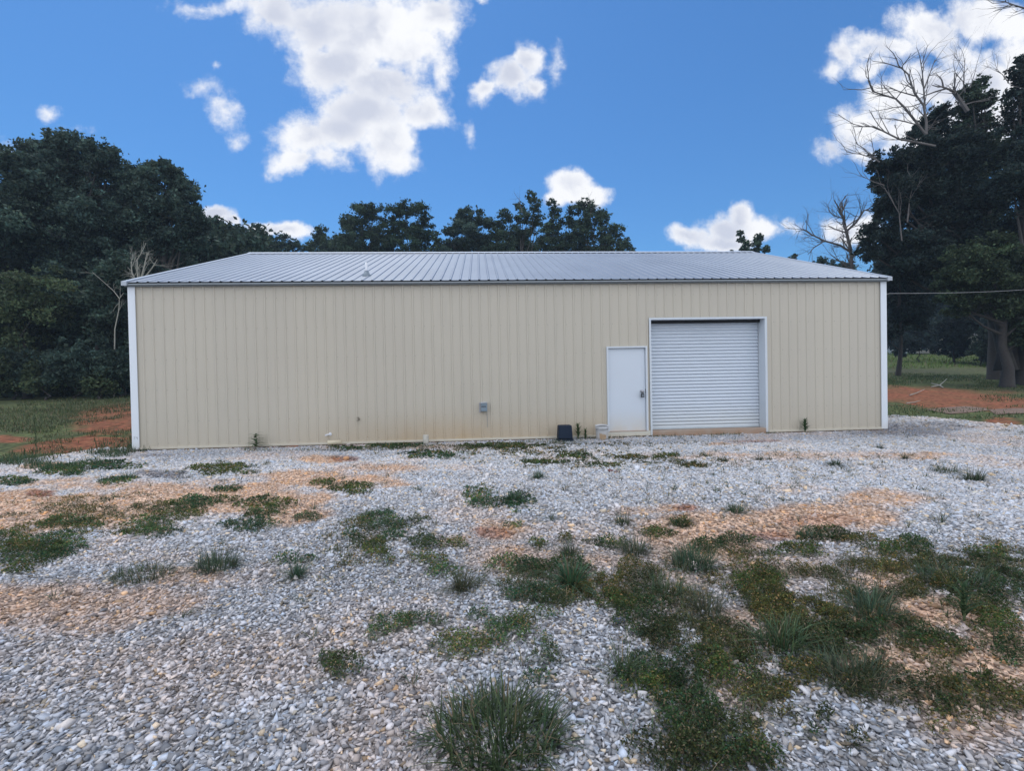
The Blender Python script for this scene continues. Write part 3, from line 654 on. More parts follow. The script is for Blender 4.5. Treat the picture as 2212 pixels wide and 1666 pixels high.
for k, (lx, rz) in enumerate(((0, -math.pi/2), (BL, math.pi/2))):
    w_ = MB(); pr = ribprofile(BW, .12, .2286); pr.append(None); pr = [q for q in pr if q]
    xs = sorted([a for a, b in pr]+[RY]); X_, H_ = [a for a, b in pr], [b for a, b in pr]
    for a, b in zip(xs[:-1], xs[1:]):
        ha, hb = np.interp([a, b], X_, H_); w_.add([(a, -ha, .02), (b, -hb, .02), (b, -hb, gz(b)), (a, -ha, gz(a))], [(0, 1, 2, 3)])
    o = w_.build('wall', WALL, bld); o.rotation_euler = (0, 0, rz); o.location = (lx, BW if k == 0 else 0, 0)
# foundation slab and its dirty edge under the roll-up door
MB().box(.03, BL-.03, .03, BW-.03, -.4, .018).build('foundation', CONC, bld)
MB().box(RX0+.012, RX1-.012, -.035, .55, -.3, .105).build('door_sill', CONC, bld, bevel=.012)
# corner, base and rake trims
for x0, x1 in ((-.012, .15), (BL-.15, BL+.012)):
    m = MB().box(x0, x1, -.032, -.0215, 0, BH-.01)
    sx = x0 if x0 < 1 else x1-.011
    m.box(sx, sx+.011, -.0215, .13, 0, BH-.01)
    ex = x1-.006 if x0 < 1 else x0
    m.box(ex, ex+.006, -.0385, -.032, 0, BH-.01)
    m.build('corner_trim', TRIM, bld)
MB().box(.15, DX0-.062, -.036, -.0005, -.005, .042).build('base_trim', BASETRIM, bld)
MB().box(RX1+.05, BL-.15, -.036, -.0005, -.005, .042).build('base_trim', BASETRIM, bld)
MB().box(DX0-.062, RX0-.04, -.040, .05, -.005, .112).build('door_skirting', BASETRIM, bld, bevel=.004)
# roof: two ribbed slopes
def slope(y0, zA, y1, zB):
    pr = ribprofile(BL+.12, RIB0+.06, RIBS, .017, .06, .024); m = MB()
    ln = math.hypot(y1-y0, zB-zA); nv = (-(zB-zA)/ln if y1 > y0 else (zB-zA)/ln, abs(y1-y0)/ln)
    for (a, ha), (b, hb) in zip(pr[:-1], pr[1:]):
        m.add([(a-.06, y0+nv[0]*ha, zA+nv[1]*ha), (b-.06, y0+nv[0]*hb, zA+nv[1]*hb), (b-.06, y1+nv[0]*hb, zB+nv[1]*hb), (a-.06, y1+nv[0]*ha, zB+nv[1]*ha)], [(0, 1, 2, 3)])
    return m
SL = RH/RY; EY = -.13
zE = BH+.05-.13*SL+.03
slope(EY, zE, RY, BH+.08+RH).build('roof', ROOF, bld)
slope(2*RY+.13, zE, RY, BH+.08+RH).build('roof', ROOF, bld)
zr = BH+.08+RH
MB().add([(-.07, RY-.2, zr-.2*SL+.03), (BL+.07, RY-.2, zr-.2*SL+.03), (BL+.07, RY, zr+.045), (-.07, RY, zr+.045), (BL+.07, RY+.2, zr-.2*SL+.03), (-.07, RY+.2, zr-.2*SL+.03)],
         [(0, 1, 2, 3), (3, 2, 4, 5)]).build('ridge_cap', plain('ridge_metal', (.50, .54, .60), .5, .1), bld)
# eave trim
m = MB().box(-.05, BL+.05, EY+.004, -.024, zE-.062, zE-.028); m.build('eave_trim', EAVE, bld, bevel=.004)
MB().box(-.05, BL+.05, EY+.035, -.024, zE-.028, zE-.004).build('eave_shadow_line', GAP, bld)  # near-black strip painted in as the shadow line under the rib ends
MB().box(-.05, BL+.05, EY+.05, -.024, zE-.085, zE-.064).build('eave_soffit', plain('eave_under', (.20, .23, .25), .5), bld)
RAKE = plain('rake_trim', (.40, .44, .49), .5, .1)
for x0, x1 in ((-.058, .06), (BL-.06, BL+.058)):
    m = MB()
    for (ya, za, yb, zb) in ((EY-.03, zE-.01, RY, zr), (2*RY+.16, zE-.01, RY, zr)):
        v = []
        for (yy, z_) in ((ya, za), (yb, zb)):
            v += [(x0, yy, z_-.07), (x1, yy, z_-.07), (x1, yy, z_+.028), (x0, yy, z_+.028)]
        m.add(v, [(0, 1, 2, 3), (4, 7, 6, 5), (0, 4, 5, 1), (1, 5, 6, 2), (2, 6, 7, 3), (3, 7, 4, 0)])
    m.build('rake_trim', RAKE, bld)
# wall fasteners
m = MB()
for r_, zr_ in enumerate((.12, .62, 1.35, 2.05, 2.75, 3.45)):
    for k in range(79):
        xk = RIB0+k*RIBS+.045
        if any(p0-.1 < xk < p1+.1 and zr_ < zt+.1 for p0, p1, zt in holes): continue
        m.box(xk-.006, xk+.006, -.006, 0, zr_-.006, zr_+.006)
o = m.build('wall_screws', plain('screw_head', (.30, .28, .25), .5, .3), bld); o['kind'] = 'stuff'
# entry door
dr = MB().box(DX0, DX1, .012, .055, DZ0+.004, DZ1).build('door', DOORW, bld, bevel=.003)
fr = MB().box(DX0-.05, DX0-.006, -.045, .09, DZ0, DZ1+.05).box(DX1+.006, DX1+.05, -.045, .09, DZ0, DZ1+.05).box(DX0-.006, DX1+.006, -.045, .09, DZ1+.008, DZ1+.05)
fr.build('door_frame', FRAME, bld, bevel=.004)
MB().box(DX0-.006, DX1+.006, .06, .09, DZ0, DZ1+.008).build('door_backing', GAP, bld)
MB().box(DX0-.02, DX1+.02, -.05, .058, DZ0-.002, DZ0+.003).build('threshold', plain('pink_threshold', (.42, .26, .18), .6), bld)
for hz in (.35, 1.13, 1.9):
    MB().box(DX0-.011, DX0+.007, -.002, .0115, hz, hz+.10).build('hinge', STEEL, dr)
kp = Wp(1386.5, 845, 0)
kx, kz = kp[0], kp[2]
MB().tube([(kx, .012, kz), (kx, -.005, kz)], .034, 16).tube([(kx, -.005, kz), (kx, -.035, kz)], .014, 12).tube([(kx, -.030, kz), (kx, -.04, kz), (kx, -.06, kz), (kx, -.072, kz)], [.018, .03, .03, .02], 16).build('door_knob', plain('knob_metal', (.45, .45, .47), .3, .9), dr, True)
MB().box(DX1+.001, DX1+.007, -.01, .01, kz-.05, kz+.05).build('strike_plate', BLACKM, dr)
lb = empty('key_lockbox', (kx, -.05, kz-.03)); tag(lb, 'small dark key lockbox hanging on the door knob', 'lockbox')
m = MB(); pr = [(-.033, -.125), (.033, -.125), (.039, -.10), (.036, -.05), (.024, -.012), (-.024, -.012), (-.036, -.05), (-.039, -.10)]
m.add([(a, -.02, b) for a, b in pr]+[(a, .022, b) for a, b in pr], [tuple(range(8)), tuple(range(15, 7, -1))]+[(i, i+8, (i+1) % 8+8, (i+1) % 8) for i in range(8)])
m.build('body', BLACKM, lb, bevel=.004)
MB().tube([(-.022, 0, -.015), (-.024, 0, .02), (-.014, 0, .045), (0, 0, .053), (.014, 0, .045), (.024, 0, .02), (.022, 0, -.015)], .005, 8).build('shackle', STEEL, lb, True)
MB().box(-.022, .022, -.026, -.0205, -.105, -.05).build('keypad', plain('lockbox_face', (.16, .19, .22), .5), lb)
# roll-up door: recessed curtain in white jambs
RD = .27
m = MB(); z = .112; pts = []
SP = .0848
while z < RZ1-.09:
    pts += [(z, .012), (z+SP*.14, .012), (z+SP*.20, -.012), (z+SP*.38, -.024), (z+SP*.58, -.022), (z+SP*.80, -.008), (z+SP*.97, .012)]; z += SP
pts.append((z, 0)); pts.append((RZ1-.005, 0))
for (za, a_), (zb, b_) in zip(pts[:-1], pts[1:]):
    m.add([(RX0+.02, RD+a_, za), (RX1-.02, RD+a_, za), (RX1-.02, RD+b_, zb), (RX0+.02, RD+b_, zb)], [(0, 1, 2, 3)])
ru = m.build('roll_up_door', CURT, bld)
MB().box(RX0+.03, RX1-.03, RD-.035, RD-.022, .112, .158).box(RX0+.03, RX1-.03, RD-.05, RD-.035, .112, .119).build('bottom_bar', plain('bottom_bar', (.50, .55, .58), .4, .2), ru)
MB().box(RX0+.02, RX1-.02, RD-.10, RD-.03, RZ1-.085, RZ1-.014).build('header_gap', GAP, ru)  # near-black box standing for the dark gap below the header
m = MB().box(RX0-.035, RX0+.012, -.036, -.0225, 0, RZ1+.035).box(RX1-.012, RX1+.045, -.036, -.0225, 0, RZ1+.035).box(RX0+.012, RX1-.012, -.036, -.0225, RZ1-.012, RZ1+.035)
m.box(RX0-.003, RX0+.012, -.0225, RD+.06, 0, RZ1).box(RX1-.012, RX1+.003, -.0225, RD+.06, 0, RZ1).box(RX0+.012, RX1-.012, -.0225, RD+.06, RZ1-.012, RZ1)
m.build('roll_up_frame', FRAME, bld)
# wires and boxes on the wall
bx = Wp(1045.5, 879, -.02); x0, z0 = bx[0], bx[2]
eb = MB().box(x0-.075, x0+.075, -.11, -.0225, z0-.105, z0+.085).build('utility_box', GREYB, bld, bevel=.006)
MB().box(x0-.085, x0+.08, -.125, -.0225, z0+.088, z0+.115).build('box_hood', GREYL, eb, bevel=.008)
MB().box(x0-.115, x0-.08, -.05, -.0225, z0-.13, z0+.10).build('box_bracket', plain('bracket_grey', (.38, .38, .40), .6), eb, bevel=.004)
m = MB()
for i in range(5): m.box(x0-.06+i*.022, x0-.045+i*.022, -.1125, -.111, z0-.005, z0+.025)
m.build('box_lettering', BLACKM, eb)
m = MB().tube([(x0+.07, -.03, z0-.105), (x0+.075, -.03, .3)], .006, 6).build('conduit', plain('conduit', (.26, .27, .26), .6), eb)
pb = Wp(774, 906, -.02)
fa = MB().tube([(pb[0], 0, pb[2]), (pb[0], -.012, pb[2])], .035, 12).tube([(pb[0], -.01, pb[2]), (pb[0], -.10, pb[2]), (pb[0], -.12, pb[2]-.04)], .014, 10).tube([(pb[0], -.06, pb[2]), (pb[0], -.06, pb[2]+.045)], .008, 8).tube([(pb[0]-.03, -.06, pb[2]+.045), (pb[0]+.03, -.06, pb[2]+.045)], .009, 8)
fa.build('outdoor_tap', plain('brass_tap', (.30, .27, .22), .5, .6), bld)
pb = Wp(712, 939, -.02)
MB().tube([(pb[0]+.01, 0, pb[2]+.005), (pb[0]-.06, -.13, pb[2]-.005)], .021, 12).tube([(pb[0]+.012, 0, pb[2]+.006), (pb[0]+.008, -.012, pb[2]+.006)], .04, 12).build('drain_stub', PVCW, bld)
# pencilled figures low on the left corner trim
m = MB(); bx_ = [[(0, .06), (.02, .07), (.03, .055), (0, .0), (.035, .005)], [(.055, .07), (.05, .03), (.085, .035)], [(.08, .06), (.082, .0)]]
for st in bx_: m.tube([(.03+a, -.0335, .23+b) for a, b in st], .0022, 5)
m.build('pencil_marks', plain('pencil', (.16, .17, .19), .8), bld)
# vent pipe
vy = .75; vp = None
for _ in range(8):
    q = Wp(792, 604-8, vy); vy = (q[2]-zE)/SL+EY; vy = max(.2, min(vy, 1.5))
q = Wp(792, 597, vy); vx = q[0]; vz = zE+(vy-EY)*SL
bt = MB().lathe([(.11, -.05), (.11, .02), (.085, .035), (.05, .12), (.035, .13)], (vx, vy, vz), 20).build('vent_boot', plain('rubber_boot', (.20, .24, .28), .7), bld, True)
MB().lathe([(.031, -.02), (.031, .33), (.026, .33), (.026, .2)], (vx, vy, vz), 16).build('vent_pipe', PVCW, bld, True)
# cable coming to the building from the right
ca, cb = np.array([BL+.02, 3.2, 3.15]), at(2300, 619, 20.)
c0 = at(1921, 634, 15.2)
pts = [tuple(c0+(cb-c0)*t+np.array([0, 0, -.08*math.sin(math.pi*t)])) for t in np.linspace(0, 1, 16)]
tag(MB().tube([tuple(ca)]+pts, .0085, 6).build('overhead_cable', plain('cable', (.26, .26, .26), .5)), 'pale overhead cable running from the building to the right', 'cable')

# ------------------------------------------------------------------ small things by the wall
tp = Wp(1220, 950, -.3); tx = tp[0]
tb = empty('storage_tub', (tx, -.30, float(terrain(tx, -.3)))); tag(tb, 'dark blue upturned plastic tub standing against the wall', 'tub')
NAVY = plain('navy_plastic', (.008, .018, .038), .6, spec=.25)
m = MB()
def frus(m, w0, d0, z0, w1, d1, z1):
    m.add([(-w0, -d0, z0), (w0, -d0, z0), (w0, d0, z0), (-w0, d0, z0), (-w1, -d1, z1), (w1, -d1, z1), (w1, d1, z1), (-w1, d1, z1)], [(0,3,2,1),(4,5,6,7),(0,1,5,4),(1,2,6,5),(2,3,7,6),(3,0,4,7)])
frus(m, .172, .14, .06, .152, .12, .375); m.build('body', NAVY, tb, bevel=.018)
m = MB(); frus(m, .188, .155, -.01, .186, .153, .05); m.build('rim', NAVY, tb, bevel=.01)
m = MB(); m.box(-.10, .10, -.150, -.13, .07, .085); m.build('grip', NAVY, tb)
bp = Wp(1301, 950, -.36); bxx = bp[0]
bk = empty('bucket', (bxx, -.36, float(terrain(bxx, -.36))-.01)); bk.rotation_euler = (R(3), R(-2), .3)
tag(bk, 'dirty white plastic bucket with a torn label beside the white door', 'bucket')
DW = dirtywhite('bucket_plastic', (.58, .60, .62), .4, (.38, .34, .28), .8, .5)
m = MB().lathe([(0.001, 0), (.135, 0), (.143, .10), (.150, .22), (.153, .30), (.163, .302), (.163, .312), (.153, .315), (.155, .345), (.165, .347), (.165, .365), (.152, .365), (.15, .34), (.14, .12), (0.001, .10)], (0, 0, 0), 36).build('body', DW, bk, True)
MB().lathe([(0.001, .335), (.151, .337)], (0, 0, 0), 36).build('contents', plain('bucket_dirt', (.05, .042, .035), .95), bk)
n = 14; vs = []
for i in range(n):
    a_ = -2.55+i*.085; tr = .20-.05*(i/n)+.018*math.sin(i*2.1); br_ = .05+.02*math.sin(i*1.3)
    for zz_ in (br_, tr): rr_ = .1445+(zz_-.1)*.075; vs.append((rr_*math.cos(a_), rr_*math.sin(a_), zz_))
MB().add(vs, [(2*i, 2*i+2, 2*i+3, 2*i+1) for i in range(n-1)]).build('torn_label', plain('torn_label', (.42, .30, .19), .8, 0, .5, 25), bk)
MB().tube([(.155*math.cos(a_), .155*math.sin(a_), .31-.075*math.sin(a_+.2)**2) for a_ in np.linspace(-3.0, .0, 14)], .003, 6).build('handle', STEEL, bk)
def pipeobj(name, label, cat, p0, p1, r, mat, wall=.006):
    p0, p1 = Vector(p0), Vector(p1); L = (p1-p0).length; m = MB()
    pr = [(r, 0), (r, L), (r-wall, L), (r-wall, 0), (r, 0)]; m.lathe(pr, (0, 0, 0), 24)
    o = m.build(name, mat, None, True); o.location = p0; o.rotation_euler = (p1-p0).to_track_quat('Z', 'Y').to_euler(); tag(o, label, cat); return o
a_, b_ = Wp(708, 957, -.22), Wp(737, 956, -.18)
pipeobj('plastic_pipe', 'short cream plastic pipe lying against the foot of the wall', 'pipe', (a_[0], -.22, .055), (b_[0]+.0, -.17, .06), .052, PVC)
a_ = Wp(920, 958, -.25)
o = MB().lathe([(.001, 0), (.062, 0), (.066, .02), (.068, .2), (.06, .212), (.001, .212)], (0, 0, 0), 20).build('cleanout_cap', plain('old_white_pvc', (.50, .48, .42), .6, 0, .3, 18), None, True, )
o.location = (a_[0], -.25, -.03); tag(o, 'weathered white capped drain pipe standing in grass by the wall', 'pipe')
a_ = Wp(634, 963, -.1)
o = MB().box(-.13, .13, -.03, .03, 0, .022).build('wood_scrap', plain('red_wood', (.26, .11, .06), .85, 0, .3, 20), None, bevel=.005); o.location = (a_[0]-.02, -.13, float(terrain(a_[0], -.13))+.015); o.rotation_euler = (0, R(-3), R(4))
tag(o, 'thin reddish brown wood scrap left of the cream pipe', 'wood scrap')
def rock(u, v, s, label, colr, name='rock', squash=.7):
    tv, tf = icotpl(int(u)); c_ = G(u, v)
    me = npmesh(name, tv*np.array([s, s*.85, s*squash]), tf); o = link(name, me, plain(name+'_surface', colr, .9, 0, .3, 20, .4, 40)); o.location = c_+np.array([0, 0, s*squash*.45])
    tag(o, label, name.replace('_', ' ')); 
    md = o.modifiers.new('sub', 'SUBSURF'); md.levels = md.render_levels = 1; return o
rock(748, 994, .085, 'rounded orange sandstone rock on a red dirt spot near the wall', (.48, .26, .13))
rock(1318, 1020, .07, 'small dark reddish clod lying on white gravel', (.13, .05, .045), 'dirt_clod', .5)
rock(1330, 1022, .045, 'tiny reddish clod touching the larger reddish clod', (.14, .06, .05), 'dirt_clod', .5)
rock(1338, 1294+55, .05, 'dark slate coloured stone bigger than the gravel near the centre', (.10, .11, .14))

# ------------------------------------------------------------------ right side: boards and sticks
def board(us, label, colr):
    P_ = [G(u, v) for u, v in us]; c_ = sum(P_)/len(P_); n = len(P_); m = MB()
    vs = [(p-c_)+np.array([0, 0, .005+.02*rng.random()]) for p in P_]; vt = [v+np.array([0, 0, .016]) for v in vs]
    m.add(vs+vt, [tuple(range(n))[::-1], tuple(range(n, 2*n))]+[(i, (i+1) % n, (i+1) % n+n, i+n) for i in range(n)])
    o = m.build('plywood_sheet', plain('old_plywood', colr, .9, 0, .3, 2.5, .3, 12)); o.location = c_; tag(o, label, 'board', 'weathered boards on the ground'); return o
board([(2000,886),(2040,882),(2085,880),(2128,884),(2136,888),(2090,893),(2052,896),(2020,890)], 'weathered tan plywood sheet nearest the building corner', (.17, .115, .085))
board([(2135,886),(2190,884),(2260,884),(2270,892),(2150,897)], 'weathered tan plywood sheet at the right edge of the picture', (.165, .11, .08))
def stick(L, label, r, mat=PALEW, name='fallen_branch'):
    m = MB()
    for pl in L:
        P_ = [G(u, v)+np.array([0, 0, h]) for u, v, h in pl]; 
        m.tube([tuple(p-P0) for p in P_] if False else [tuple(p) for p in P_], list(np.linspace(r, r*.45, len(P_))), 7)
    tag(m.build(name, mat), label, 'branch', 'dead branches on the clay')
stick([[(2013,838,.06),(2030,836,.08),(2046,830,.3)],[(2030,836,.08),(2012,834,.14)],[(2030,836,.08),(2038,840,.05)]], 'forked grey dead branch at the upper edge of the red clay', .036)
stick([[(1965,856,.04),(1980,852,.06),(1997,845,.08)]], 'thin pale stick lying on the red clay near the building', .024)
stick([[(1958,873,.03),(1975,871,.03),(1988,868,.05)]], 'short pale stick at the lower edge of the red clay', .022)

# ------------------------------------------------------------------ trees
def branchy(m, p, d, L, r, depth, spread=.55, seg=4, droop=0., kids=(2, 4), ratio=.68, tips=None):
    pts = [p]; rad = [r]; q = Vector(p); d = Vector(d).normalized()
    for i in range(seg):
        d = (d+Vector(rng.normal(0, .16, 3))+Vector((0, 0, -droop))).normalized(); q = q+d*(L/seg); pts.append(q.copy()); rad.append(r*(1-.55*(i+1)/seg))
    m.tube(pts, rad, 6 if r > .05 else 4, cap=False)
    if tips is not None: tips.append(q.copy())
    if depth <= 0: return
    for k in range(rng.integers(kids[0], kids[1]+1)):
        i = rng.integers(1, seg+1); nd_ = (d+Vector(rng.normal(0, spread, 3))).normalized()
        branchy(m, pts[i], nd_, L*ratio*rng.uniform(.75, 1.15), rad[i]*.62, depth-1, spread, seg, droop, kids, ratio, tips)
def tree(base, lobes, dist, label, leaf=.15, dens=1., colr=(.030, .052, .028), name='tree', trunk=.22, group=None, jit_=.35, cat='tree', bark=BARK, fill=1., limbs=None, hole=.0, clump=(.20, .42)):
    """base: (u, v) foot of the trunk; lobes: (u, v, r) crown masses seen at distance dist"""
    bp_ = at(base[0], base[1], dist); bp_[2] = float(terrain(bp_[0], bp_[1]))
    r0 = empty(name, bp_); tag(r0, label, cat, group)
    m = MB(); V, C = [], []; S = []
    cs = []
    for (u, v, r) in lobes:
        Rm_ = r*dist/F_PX; c_ = at(u, v, dist+rng.uniform(-jit_, jit_)*Rm_*2); cs.append((c_, Rm_))
    top = max(c[2] for c, _ in cs); cxy = np.mean([c[:2] for c, _ in cs], axis=0)
    ctr = np.array([bp_[0]*.4+cxy[0]*.6, bp_[1]*.4+cxy[1]*.6, bp_[2]+(top-bp_[2])*.75])
    tr = [np.array([0, 0, -.5]), np.array([0, 0, .12])]+[ (ctr-bp_)*t+rng.normal(0, .12, 3)*np.array([1, 1, 0]) for t in (.2, .45, .7, 1.)]
    m.tube([tuple(p) for p in tr], [trunk*2.3, trunk*1.35, trunk, trunk*.8, trunk*.55, trunk*.2], 14)
    for c_, Rm_ in cs:
        t = min(.95, max(.25, (c_[2]-bp_[2])/(ctr[2]-bp_[2])*.62)); st = (ctr-bp_)*t; en = c_-bp_
        mid = (st+en)/2+np.array([0, 0, -.08*np.linalg.norm(en-st)])+rng.normal(0, .15, 3)
        m.tube([tuple(st), tuple(mid), tuple(en)], [trunk*.4, trunk*.22, trunk*.08], 6, cap=False)
        for k in range(4): branchy(m, tuple(mid*(.5)+en*.5), rng.normal(0, 1, 3)+np.array([0, 0, .5]), Rm_*.8, trunk*.1, 1)
        nc = int(max(7, 26*fill)); d = rng.normal(size=(nc, 3)); d /= np.linalg.norm(d, axis=1)[:, None]
        cc = c_+d*Rm_*(rng.uniform(.25, 1., nc)**.6)[:, None]*np.array([1, .85, 1])*.92
        cr = Rm_*rng.uniform(*clump, nc)
        nl = np.maximum(8, (dens*cr**2/leaf**2*11).astype(int)); nl = np.minimum(nl, 1100)
        tone = np.exp(rng.normal(0, .36, nc))
        ns = 9; d2 = rng.normal(size=(ns, 3)); d2[:, 2] = np.abs(d2[:, 2])+.4; d2 /= np.linalg.norm(d2, axis=1)[:, None]
        cc = np.concatenate([cc, c_+d2*Rm_*rng.uniform(.92, 1.18, (ns, 1))*np.array([1, .8, 1])]); cr = np.concatenate([cr, Rm_*rng.uniform(.08, .17, ns)])
        nl = np.concatenate([nl, np.maximum(6, (cr[nc:]**2/leaf**2*9).astype(int))]); tone = np.concatenate([tone, np.exp(rng.normal(.1, .3, ns))])
        for j in range(nc+ns):
            q = rng.normal(size=(nl[j], 3)); q /= np.linalg.norm(q, axis=1)[:, None]; q *= (rng.random(nl[j])**.45)[:, None]*cr[j]*np.array([1.15, 1.15, .75])
            # sprays reach outwards so the outline stays ragged
            o_ = rng.random(nl[j]) < .16; q[o_] *= rng.uniform(1.1, 1.75, (o_.sum(), 1))
            V.append(cc[j]+q-bp_); C.append(gcolr(nl[j], np.array(colr)*tone[j], .3, .1, 0)); 
    m.build('trunk', bark, r0, True)
    V = np.concatenate(V); C = np.concatenate(C); n = len(V)
    v, f, c = leafquads(V, rng.uniform(.6, 1.25, n)*leaf, C)
    link('crown', npmesh('crown', v, f, c), LEAF, r0)
    if limbs:
        for pl, rr in limbs:
            ml = MB(); P_ = [at(u, v, dist-1.2)-bp_ for u, v in pl]; ml.tube([tuple(p) for p in P_], list(np.linspace(rr*.75, rr*.26, len(P_))), 6, cap=False)
            for i in range(1, len(P_)):
                seg = P_[i]-P_[i-1]
                for k in range(3):
                    a0 = P_[i-1]+seg*rng.uniform(.1, 1); dd = seg/np.linalg.norm(seg)+rng.normal(0, .6, 3)+np.array([0, 0, .15])
                    branchy(ml, tuple(a0), dd, rng.uniform(.4, 1.5), rr*.28, 1, .5, 3)
            ml.build('dead_limb', DEADW, r0)
    return r0
G1 = 'trees of the dark wood on the left'; G2 = 'trees showing above the roof'; G3 = 'trees on the right'
D = (.044, .072, .054); Dg = (.068, .094, .048); Db = (.048, .078, .062)
tree((10,850), [(-30,400,80),(15,355,38),(-20,480,90),(40,440,55),(10,560,95),(-40,650,100),(40,660,80)], 30, 'tall dark tree cut by the left edge of the picture', .11, .8, D, trunk=.3, group=G1)
tree((150,850), [(70,335,38),(112,322,34),(145,318,36),(175,335,36),(215,342,38),(238,365,30),(90,385,55),(150,390,70),(215,410,50),(110,470,80),(190,480,75),(140,560,85),(215,575,60),(150,650,80)], 32, 'tallest broad crowned tree of the left wood with feathery tops', .11, .8, Db, trunk=.35, group=G1)
tree((272,850), [(268,368,20),(262,395,26),(282,420,30),(275,470,40),(265,530,50)], 35, 'narrow pointed tree between the two tallest crowns on the left', .11, .8, D, trunk=.2, group=G1)
tree((360,850), [(352,362,22),(318,378,28),(305,405,36),(375,385,26),(392,405,28),(350,420,60),(405,440,36),(330,490,60),(395,500,50),(425,480,28),(350,560,60),(280,600,60)], 33, 'rounded tree right of the narrow pointed one in the left wood', .11, .85, Db, trunk=.3, group=G1)
tree((470,850), [(448,490,26),(470,500,28),(495,505,26),(515,520,26),(535,540,20),(440,540,40),(490,555,40)], 42, 'low tree sloping down to the roof edge at the end of the left wood', .13, .8, D, trunk=.25, group=G1)
tree((60,855), [(20,700,70),(80,640,60),(60,760,60),(-30,770,70)], 26.5, 'leafy dark understorey tree low at the far left', .10, .7, Dg, trunk=.15, group=G1)
tree((210,855), [(160,680,60),(230,650,55),(200,730,60),(260,720,50),(255,600,50)], 27.5, 'leafy understorey tree behind the bare sapling', .10, .7, D, trunk=.15, group=G1)
for i, (u, v, s, lb) in enumerate([(30,800,48,'dark shrub at the far left edge of the lawn'),(100,815,42,'dark shrub left of the middle of the shrub row'),(160,790,50,'tallest dark shrub in the middle of the shrub row'),(215,825,36,'low rounded shrub nearest the red clay'),(260,800,44,'dark shrub touching the building corner in view'),(-30,810,50,'shrub half outside the left edge')]):
    tree((u,855), [(u,v,s),(u-s*.5,v+s*.4,s*.55),(u+s*.5,v+s*.35,s*.55)], 25.5-(i % 2)*.8, lb, .085, .75, Dg if i % 2 else Db, 'shrub', .05, 'shrubs along the left wood edge', cat='shrub')
# bare sapling and dead twiggy tree on the left
def bare(name, label, base, lines, dist, mat, r=.05, tw=3, tl=(.4, 1.3), group=None):
    b = at(base[0], base[1], dist); 
    r0 = empty(name, (b[0], b[1], float(terrain(b[0], b[1])))); tag(r0, label, 'bare tree', group); o0 = np.array(r0.location)
    m = MB(); 
    for k, (pl, rr) in enumerate(lines):
        P_ = [at(u, v, dist)-o0 for u, v in pl]
        if k == 0: P_ = [np.array([0, 0, -.1])]+P_
        mm = m
        mm.tube([tuple(p) for p in P_], list(np.linspace(rr, rr*.4, len(P_))), 7, cap=False)
        for i in range(1 if k else 2, len(P_)):
            seg = P_[i]-P_[i-1]
            for q in range(tw): branchy(mm, tuple(P_[i-1]+seg*rng.uniform(.2, 1)), seg/np.linalg.norm(seg)+rng.normal(0, .7, 3)*np.array([1, .5, 1]), rng.uniform(*tl), rr*.35, 2, .5, 3)
    m.build('branches', mat, r0); return r0
bare('bare_sapling', 'thin pale leafless sapling beside the left corner of the building', (246,850), [([(248,712),(257,668),(258,645),(267,633)], .034), ([(258,645),(245,628),(227,612),(200,588)], .022)], 25.4, PALEW, tw=1, tl=(.3, .8))
bare('bare_tree', 'leafless twiggy tree just above the left end of the roof', (305,850), [([(300,640),(298,600),(296,560)], .07), ([(303,610),(312,575),(318,545)], .05), ([(300,620),(285,590),(283,565)], .05), ([(308,605),(328,580),(340,560)], .04)], 25.5, PALEW, tw=2, tl=(.4, 1.1))
# above the roof
Df = (.050, .080, .052); k_ = dict(group=G2)
tree((600,850), [(563,522,16),(590,530,22),(612,520,18),(640,535,18),(600,550,28),(560,555,25)], 58, 'low tree peeping over the left end of the ridge', .12, .7, D, **k_)
tree((710,850), [(694,500,14),(688,520,20),(715,530,24),(670,545,20),(735,545,24)], 56, 'small leafy tree over the ridge left of the first tall pair', .12, .7, Df, **k_)
tree((785,850), [(752,478,20),(780,465,24),(808,460,22),(760,505,28),(800,500,32),(770,540,34),(822,535,28)], 52, 'rounded tree left of centre, first of a touching pair above the roof', .11, .65, Df, **k_)
tree((880,850), [(850,462,20),(875,455,22),(905,458,20),(921,480,18),(860,495,28),(900,500,26),(926,512,14),(880,535,34),(915,540,20)], 52, 'airy open crowned tree, second of the touching pair above the roof', .11, .65, (.034,.060,.036), **k_)
tree((945,850), [(942,512,12),(948,530,14),(935,545,14)], 50, 'small sparse sapling top between the two tall groups above the roof', .13, .5, Df, trunk=.1, **k_)
tree((1020,850), [(1008,462,17),(995,480,20),(1028,470,20),(975,500,18),(1048,485,18),(1010,510,34),(965,535,18),(1045,525,28),(990,545,28)], 50, 'dark bushy pine like tree left of centre above the roof', .105, .95, Db, **k_)
tree((1130,850), [(1122,448,12),(1148,425,13),(1155,445,15),(1130,470,20),(1088,470,18),(1160,475,18),(1080,500,24),(1115,510,28),(1150,520,28),(1090,540,28)], 50, 'tallest ragged tree above the middle of the roof', .105, .65, Df, limbs=[([(1128,460),(1124,440),(1121,428)], .05)], **k_)
tree((1215,850), [(1192,440,11),(1200,460,16),(1196,490,20),(1225,475,14),(1205,525,26),(1235,520,22)], 51, 'narrow upright tree right of the tallest ragged one', .105, .7, Df, **k_)
tree((1290,850), [(1245,450,18),(1270,445,17),(1282,470,24),(1300,470,18),(1312,500,22),(1265,500,26),(1335,500,15),(1345,525,16),(1362,540,11),(1290,530,34),(1325,538,24)], 50, 'spreading open tree at the right end of the tall group above the roof', .105, .6, Df, limbs=[([(1275,470),(1277,450),(1272,432)], .05)], **k_)
